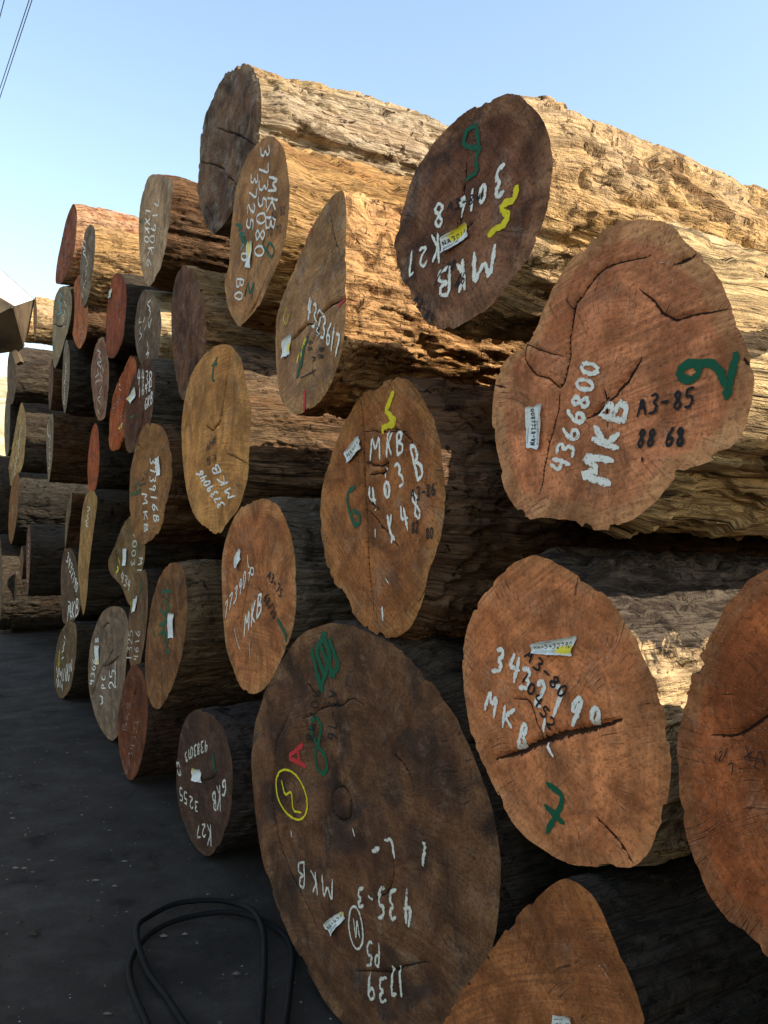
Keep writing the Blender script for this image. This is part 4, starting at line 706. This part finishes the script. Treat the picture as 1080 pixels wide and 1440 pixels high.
  marks=[T('black',1.3,'12/',(1002,1074),(1024,1066),(2,-14)), T('black',1.3,'7',(1024,1094),(1036,1090),(-1,-20)), Lr('black',1.3,[[(1050,1048),(1058,1072)],[(1048,1066),(1060,1056)],[(1062,1080),(1070,1052),(1078,1078)]])]),
'II': dict(face=fm(38, (162,106,70), (150,98,60), dark=.15, grey=.1, sawang=1.0, streak=.4), side=bm(38, ((.045,.036,.028),(.012,.009,.007)), wx=.3, red=.1, deep=.4), rag=.009,
  label='orange-brown log end lowest in front, rising from the bottom edge of the photo',
  marks=[Lr('chalk',1.4,[[(840,1352),(852,1366),(862,1385)],[(848,1350),(858,1364)],[(852,1405),(858,1420)]])],
  tags=[dict(quad=[(784,1426),(808,1428),(806,1462),(782,1460)], txt='NA-43', curl=.008)]),
'LL': dict(face=fm(39, (110,90,70), (110,90,70), sawang=1.5), side=bm(39, DGR, wx=.25), label='broad dark-sided log at the far left edge, just under the metal cover', rag=.02),
'L3': dict(face=fm(40, (110,100,84), (110,100,84), sawang=1.5, grey=.5), side=bm(40, DGR), label='thin grey-edged log at the far left edge beside the yellow hillside'),
'MM': dict(face=fm(41, (178,148,102), (178,148,102), dark=.12, grey=.4, sawang=1.5), side=bm(41, DGR, red=.3), rag=.02, label='pale tan slanting log end at the far left with white streaks', marks=[Lr('dull',2,zig(30,600,20,670,13,1.6))], cracks=[([(24,640),(22,655)],.02)]),
'NN': dict(face=fm(42, (140,96,52), (140,96,52), sawang=1.5), side=bm(42, ((.042,.036,.029),(.012,.010,.008)), wx=.3), label='ochre-brown log end directly below the pale tan slanting one, grey-sided', marks=[Lr('white',1.6,[[(18,711),(18,722)]])]),
'OO': dict(face=fm(43, (110,72,52), (110,72,52), sawang=1.5), side=bm(43, DGR), label='thin reddish-brown edge-on log end with a black side, second row at the far left', marks=[Lr('dull',1.4,zig(41,755,39,820,13,.9))]),
'PP': dict(face=fm(44, (90,74,58), (90,74,58), sawang=1.5), side=bm(44, DGR), label='farthest visible bottom log on the ground with a white-edged dark end', marks=[Lr('white',1.8,zig(18,825,15,880,9,.7))]),
'P2': dict(face=fm(45, (120,84,50), (120,84,50), sawang=1.5), side=bm(45, DGR), label='small ochre wedge of a log end left of the thin reddish-brown one', marks=[Lr('white',1.5,[[(28,790),(28,797)]])]),
'RR': dict(face=fm(46, (150,110,70), (150,110,70), sawang=1.5), side=bm(46, ((.50,.33,.16),(.10,.05,.025)), wx=.2, deep=.6), label='sunlit yellow-sided log on the skyline right of the metal cover'),
'R2': dict(face=fm(47, (150,110,70), (150,110,70), sawang=1.5), side=bm(47, ((.50,.30,.13),(.10,.05,.025)), wx=.1), label='short sunlit orange-sided log peeking out behind the metal cover'),

'SA': dict(face=fm(48, (110,90,70), (110,90,70), sawang=1.5), side=bm(48, DGR), label='dark log body at the extreme left edge, above the one on the ground', L=6.5),
'SB': dict(face=fm(49, (110,90,70), (110,90,70), sawang=1.5), side=bm(49, DGR), label='dark log body on the ground at the extreme left edge', L=6.5),
}
HID = dict(face=fm(50, (120,84,56), (130,95,66), sawang=1.), side=bm(50, DGR))

# ------------------------------------------------------------ the ground
def ground_material():
    m = NT('yard_concrete'); g = m.n('ShaderNodeTexCoord').outputs['Object']
    big = m.noise(g, .7, 4, .6); med = m.noise(g, 4., 5, .62); fine = m.noise(g, 40., 4, .7); grit = m.noise(g, 190., 3, .7)
    c = m.mix(m.ss(big, .35, .65), (.023, .0182, .0145), (.044, .0355, .0285))
    c = m.mix(m.ss(med, .5, .7, 0, .5), c, (.062, .053, .043))
    dst = m.noise(g, 1.7, 5, .68, .8); c = m.mix(m.ss(dst, .54, .66, 0, .7), c, (.060, .050, .039))
    c = m.mix(m.ss(med, .30, .44, .7, 0), c, (.012, .010, .009))
    c = m.mix(m.ss(fine, .45, .72, 0, .5), c, (.022, .022, .024))
    c = m.mix(m.ss(grit, .68, .75, 0, .75), c, (.20, .20, .20))
    spk = m.n('ShaderNodeTexVoronoi', feature='F1'); m.set(spk.inputs['Vector'], g); spk.inputs['Scale'].default_value = 17.
    c = m.mix(m.math('MULTIPLY', m.ss(spk.outputs['Distance'], .05, .085, 1., 0.), m.ss(m.noise(g, 2.6, 2), .50, .60)), c, (.30, .31, .32))
    h = m.math('ADD', m.math('MULTIPLY', fine, .5), m.math('ADD', m.math('MULTIPLY', med, 1.2), m.math('MULTIPLY', grit, .5)))
    m.bump(h, .8, .006)
    return m.fin(c, m.ss(med, .3, .7, .97, .8), .12)
GM = ground_material()
xs = np.r_[-600, -200, -60, -20, np.linspace(-9, 6, 150), 20, 60, 300, 900]; ys = np.r_[-300, -60, -10, np.linspace(-2, 18, 200), 30, 60, 200, 900]
X, Y = np.meshgrid(xs, ys); Z = .012 * fbm(X * .5, Y * .5, X * 0, 5, 2) * (np.abs(X) < 10) - .010
jd = np.abs((X * .22 + Y) - 3.75 - .02 * vnoise(X * 3, Y * 3, X * 0, 2)); Z = Z - .012 * np.exp(-(jd / .06) ** 2) * (X > -8) * (X < 5)
nx, ny = len(xs), len(ys); ij = np.arange(nx * ny).reshape(ny, nx)
F = np.stack([ij[:-1, :-1], ij[:-1, 1:], ij[1:, 1:], ij[1:, :-1]], -1).reshape(-1, 4)
gr = put('ground', mesh('ground', np.c_[X.ravel(), Y.ravel(), Z.ravel()], F, GM)); tag(gr, 'dark concrete yard floor with chips and a shallow joint', kind='structure')

# dry hill far beyond the yard
hm = NT('dry_hillside'); hg = hm.n('ShaderNodeTexCoord').outputs['Object']
hn = hm.noise(hg, .05, 6, .65); hc = hm.mix(hm.ss(hn, .4, .6), (.42, .36, .22), (.20, .17, .10)); hc = hm.mix(hm.ss(hm.noise(hg, .35, 4), .5, .65, 0, .6), hc, (.60, .55, .42)); hm.fin(hc, .95, .1)
u = np.linspace(0, 1, 70); v = np.linspace(0, 1, 16); U, W = np.meshgrid(u, v)
ang = math.pi * (.50 + U * .42); rad = 150 + 110 * W
HX, HY = np.cos(ang) * rad, np.sin(ang) * rad; HZ = np.sin(W * math.pi / 2) ** 1.2 * (53 + 7 * fbm(U * 9, W * 3, U * 0, 3, 4)) - .5
ij = np.arange(70 * 16).reshape(16, 70); F = np.stack([ij[:-1, :-1], ij[1:, :-1], ij[1:, 1:], ij[:-1, 1:]], -1).reshape(-1, 4)
hl = put('hill', mesh('hill', np.c_[HX.ravel(), HY.ravel(), HZ.ravel()], F, hm.m)); tag(hl, 'dry yellow hillside far beyond the stack', kind='structure')

# ------------------------------------------------------------ the logs
for i_, (key, sp) in enumerate(SPEC.items()):
    k, psi, poly = OUT[key]
    sp = dict(sp); small = max(p[1] for p in poly) - min(p[1] for p in poly) < 215
    far = min(p[0] for p in poly) < 60
    res = sp.pop('res', .42 if far else (.62 if small else 1.))
    if 'L' not in sp and far: sp['L'] = 6.5
    build_log(key, poly, k, psi, i_ + 3, res=res, **sp)

# unseen logs: next ones to the right, others added as support and sun blockers
def circle_log(u, z, r, nd, seed, label, L=5.):
    th_ = np.linspace(0, 2 * math.pi, 26, endpoint=False); C_ = D_ * u + N_ * nd; pts = []
    g = Log.__new__(Log); g.key, g.seed = 'x', seed; g.n = N_.copy(); g.e = np.array([-N_[1], N_[0]]); g.h = nd; g.depth = C_[1]; g.c = np.array([C_ @ g.e, z])
    g.th = np.linspace(-math.pi, math.pi, 40); g.rr = r * (1 + .05 * np.sin(g.th * 2 + seed)); g.R = r; g.zmin = z - r; g.cracks = []
    return g
def build_circle(*a):
    g = circle_log(*a); global Log
    keep = Log; Log = lambda *q: g
    try: build_log('x', None, 1, 0, g.seed, HID['face'], HID['side'], a[5], res=.4, L=5.)
    finally: Log = keep
for q_, (u_, z_, r_) in enumerate([(9.75, .46, .45), (10.75, .50, .49), (11.75, .47, .46), (12.72, .47, .46), (13.75, .50, .49), (10.25, 1.36, .44), (11.3, 1.38, .45), (13.5, 1.35, .44), (9.75, 2.15, .42), (10.9, 2.0, .3)]):
    build_circle(u_, z_, r_, 3.1, 60 + q_, 'dark log set back in the far bay of the stack')  # added to fill the bay, as support and to stop sun leaking through
build_circle(6.9, 3.85, .42, 2.4, 75, 'upper log set back behind the grey weathered one')  # added with the next one to keep sun off the far ground
build_circle(6.0, 4.22, .40, 2.7, 76, 'topmost log set back behind the grey weathered one')
build_circle(1.68, 1.99, .14, 1.45, 77, 'thin log wedged in the gap behind the large lopsided log end')  # added to keep sun off the grooved log's side
build_circle(2.64, 2.03, .10, 1.62, 78, 'thin log wedged behind the grooved middle log end')  # added to keep sun off the large tan log behind
build_circle(-.03, .46, .45, 1.25, 80, 'bottom log just right of the photo frame'); build_circle(-1.0, .48, .47, 1.20, 81, 'bottom log further right of the photo frame')  # pile carried on out of view, put in to block light from the right
build_circle(-.30, 1.27, .42, 1.22, 82, 'second-row log right of the photo frame')

# ------------------------------------------------------------ ground litter, cable, wires, metal cover
rs = np.random.RandomState(4)
V, F = [], []
for i in range(1500):
    if i < 1150: x, y = rs.uniform(-3.3, .6), rs.uniform(1.6, 6.5)
    else: x, y = rs.uniform(-6, -1.5), rs.uniform(5, 11)
    if x * N_[0] + y * N_[1] > 1.22: continue
    s = .0022 + .010 * rs.rand() ** 2.5 + .02 * (rs.rand() < .012); b = len(V); a0 = rs.uniform(0, 6.28); kx = rs.uniform(.5, 2.)
    for t in range(5): V.append((x + s * kx * math.cos(a0 + t * 1.257), y + s * math.sin(a0 + t * 1.257) * rs.uniform(.6, 1.2), .001))
    V.append((x, y, .002 + s * rs.uniform(.3, .8)))
    F += [(b + t, b + (t + 1) % 5, b + 5) for t in range(5)]
lm = NT('wood_chip'); lo = lm.noise(lm.n('ShaderNodeTexCoord').outputs['Object'], 3.1, 2); lm.fin(lm.mix(lm.ss(lo, .42, .60), (.03, .022, .015), (.16, .135, .10)), .9, .2)
lit = put('wood_chips', mesh('wood_chips', V, F, lm.m, smooth=False)); tag(lit, 'scattered wood chips and grit on the dark floor', kind='stuff')

def gpt(px, z=0.):
    R = rays([px])[0]; t = (z - CAM_H) / R[2]; return np.array([R[0] * t, R[1] * t, z])
def tube(name, P, r, mat, n=12):
    P = np.array(P); T_ = np.gradient(P, axis=0); T_ /= np.linalg.norm(T_, axis=1)[:, None]; V = []
    for p, t in zip(P, T_):
        s_ = np.cross(t, (0, 0, 1.)); s_ /= np.linalg.norm(s_) + 1e-9; u_ = np.cross(s_, t)
        V += [p + r * (math.cos(a) * s_ + math.sin(a) * u_) for a in np.linspace(0, 2 * math.pi, n, endpoint=False)]
    F = [(i * n + j, i * n + (j + 1) % n, (i + 1) * n + (j + 1) % n, (i + 1) * n + j) for i in range(len(P) - 1) for j in range(n)]
    F += [tuple(range(n))[::-1], tuple(range((len(P) - 1) * n, len(P) * n))]
    return mesh(name, V, F, mat)
def crom(P, k=14):
    P = np.array(P, float); Q = []
    P = np.r_[[2 * P[0] - P[1]], P, [2 * P[-1] - P[-2]]]
    for i in range(1, len(P) - 2):
        p0, p1, p2, p3 = P[i - 1:i + 3]
        for t in np.linspace(0, 1, k, endpoint=False): Q.append(.5 * ((2 * p1) + (-p0 + p2) * t + (2 * p0 - 5 * p1 + 4 * p2 - p3) * t * t + (-p0 + 3 * p1 - 3 * p2 + p3) * t ** 3))
    return np.array(Q + [P[-2]])
hz = lambda x, y: (140 + x * .3148, 1160 + y * .3148)
s1 = [hz(*p) for p in [(255,980),(205,870),(150,740),(133,640),(165,555),(235,480),(330,430),(450,400),(560,390),(650,400),(755,440),(830,500),(862,580),(852,720),(830,889),(800,1010)]]
s2 = [hz(*p) for p in [(440,985),(375,885),(300,770),(220,660),(172,560),(170,480),(220,410),(320,358),(430,338),(540,338),(620,355),(690,410),(732,500),(737,640),(720,889),(705,1010)]]
rb = NT('black_rubber'); rn = rb.noise(rb.n('ShaderNodeTexCoord').outputs['Object'], 60., 3); rb.bump(rn, .4, .002); rb.fin(rb.mix(rb.ss(rn, .5, .8), (.0035, .0034, .0033), (.012, .011, .010)), .8, .2)
P1 = np.array([gpt(p, .016) for p in s1]); P2 = np.array([gpt(p, .018) for p in s2])
P2[4:6, 2] += .027; P2[11:13, 2] += .020; P1[10, 2] += .0
lo1 = (P1[-1] + P2[-1]) / 2 + np.array([.05, -.18, 0]); lo0 = P1[0] + np.array([.12, -.35, 0])
chain = list(P1[::-1]) + [np.array([P1[0][0] + .18, P1[0][1] - .12, .016]), np.array([P2[0][0] - .0, P2[0][1] - .16, .03])] + list(P2)
cb = put('black_cable', tube('black_cable', crom(chain), .0118, rb.m)); tag(cb, 'thick black rubber cable lying in two loops on the concrete', 'cable')

wm_ = NT('wire').fin((.05, .055, .07), .6)
for (a, b, lab) in [((45, 0), (0, 137), 'lower of the close pair of overhead wires crossing the upper left sky'), ((41, 0), (0, 124), 'upper of the close pair of overhead wires crossing the upper left sky'), ((6, 0), (0, 23), 'single overhead wire cutting the extreme top left corner')]:
    zt = 5.9; A_ = rays([a])[0]; B_ = rays([b])[0]; A_ = A_ * (zt - CAM_H) / A_[2]; B_ = B_ * (zt - CAM_H) / B_[2]; dv = (B_ - A_) / np.linalg.norm(B_ - A_)
    t = np.linspace(-14, 22, 40); P = A_ + dv * t[:, None]; P[:, 2] += zt * 0 + CAM_H + .0004 * t ** 2
    w = put('overhead_wire', tube('overhead_wire', P, .0036, wm_, 6)); tag(w, lab, 'wire', 'overhead wires')

# bent sheet cover jutting in at the left
def at(px, t): return rays([px])[0] * t + np.array([0, 0, CAM_H])
cv = [at((-150, 245), 5.6), at((47, 421), 5.1), at((18, 431), 4.75), at((-150, 330), 4.9), at((33, 487), 5.0), at((28, 493), 5.02), at((-150, 520), 4.8), at((-150, 420), 5.9), at((38, 470), 5.6)]
mm_ = NT('sunlit_pale_metal'); mg = mm_.n('ShaderNodeTexCoord').outputs['Object']; mn_ = mm_.noise(mg, 5., 5, .6); mm_.bump(mn_, .3, .004)
mm_.fin(mm_.mix(mm_.ss(mn_, .45, .7, 0, .7), (.78, .76, .70), (.62, .57, .47)), .55, .4)  # pale tone puts the top's sunlit look into its colour
md_ = NT('shaded_brown_metal'); mg = md_.n('ShaderNodeTexCoord').outputs['Object']; mn_ = md_.noise(mg, 4., 5, .65); md_.bump(mn_, .5, .004)
md_.fin(md_.mix(md_.ss(mn_, .4, .65), (.12, .085, .05), (.05, .035, .025)), .7, .3)  # brown tone carries the underside's shade in its colour
def thick(name, idx, mat, parent, th=.012):
    P = np.array([cv[i] for i in idx]); nrm = np.cross(P[1] - P[0], P[2] - P[0]); nrm /= np.linalg.norm(nrm)
    if nrm @ (np.array([0, 0, CAM_H]) - P.mean(0)) < 0: nrm = -nrm; 
    n = len(idx); b = np.array(parent.location); V = list(P - b) + list(P - nrm * th - b)
    F = [tuple(range(n)), tuple(range(n, 2 * n))[::-1]] + [(i, (i + 1) % n, n + (i + 1) % n, n + i) for i in range(n)]
    o = bpy.data.objects.new(name, mesh(name, V, F, mat, smooth=False)); COL.objects.link(o); o.parent = parent; return nrm
ce = empty('metal_cover', Vector(cv[6]))
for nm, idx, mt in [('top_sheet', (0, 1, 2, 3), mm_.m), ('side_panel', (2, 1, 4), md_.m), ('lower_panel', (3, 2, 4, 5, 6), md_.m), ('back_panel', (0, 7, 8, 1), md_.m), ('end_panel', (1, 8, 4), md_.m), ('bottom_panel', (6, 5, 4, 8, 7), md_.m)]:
    nr_ = thick(nm, idx, mt, ce)
    if nm == 'top_sheet': print('cover normal', nr_, 'sun', float(np.dot(nr_, SUN)))
br = [at((15, 490), 5.0), at((21, 488), 5.0), at((29, 508), 5.0), at((22, 512), 5.0)]
cv = br; thick('bracket', (0, 1, 2, 3), md_.m, ce, .05)
tag(ce, 'angular bent sheet cover, sunlit pale top and shaded brown below coloured in, jutting in at the left edge', 'metal cover')
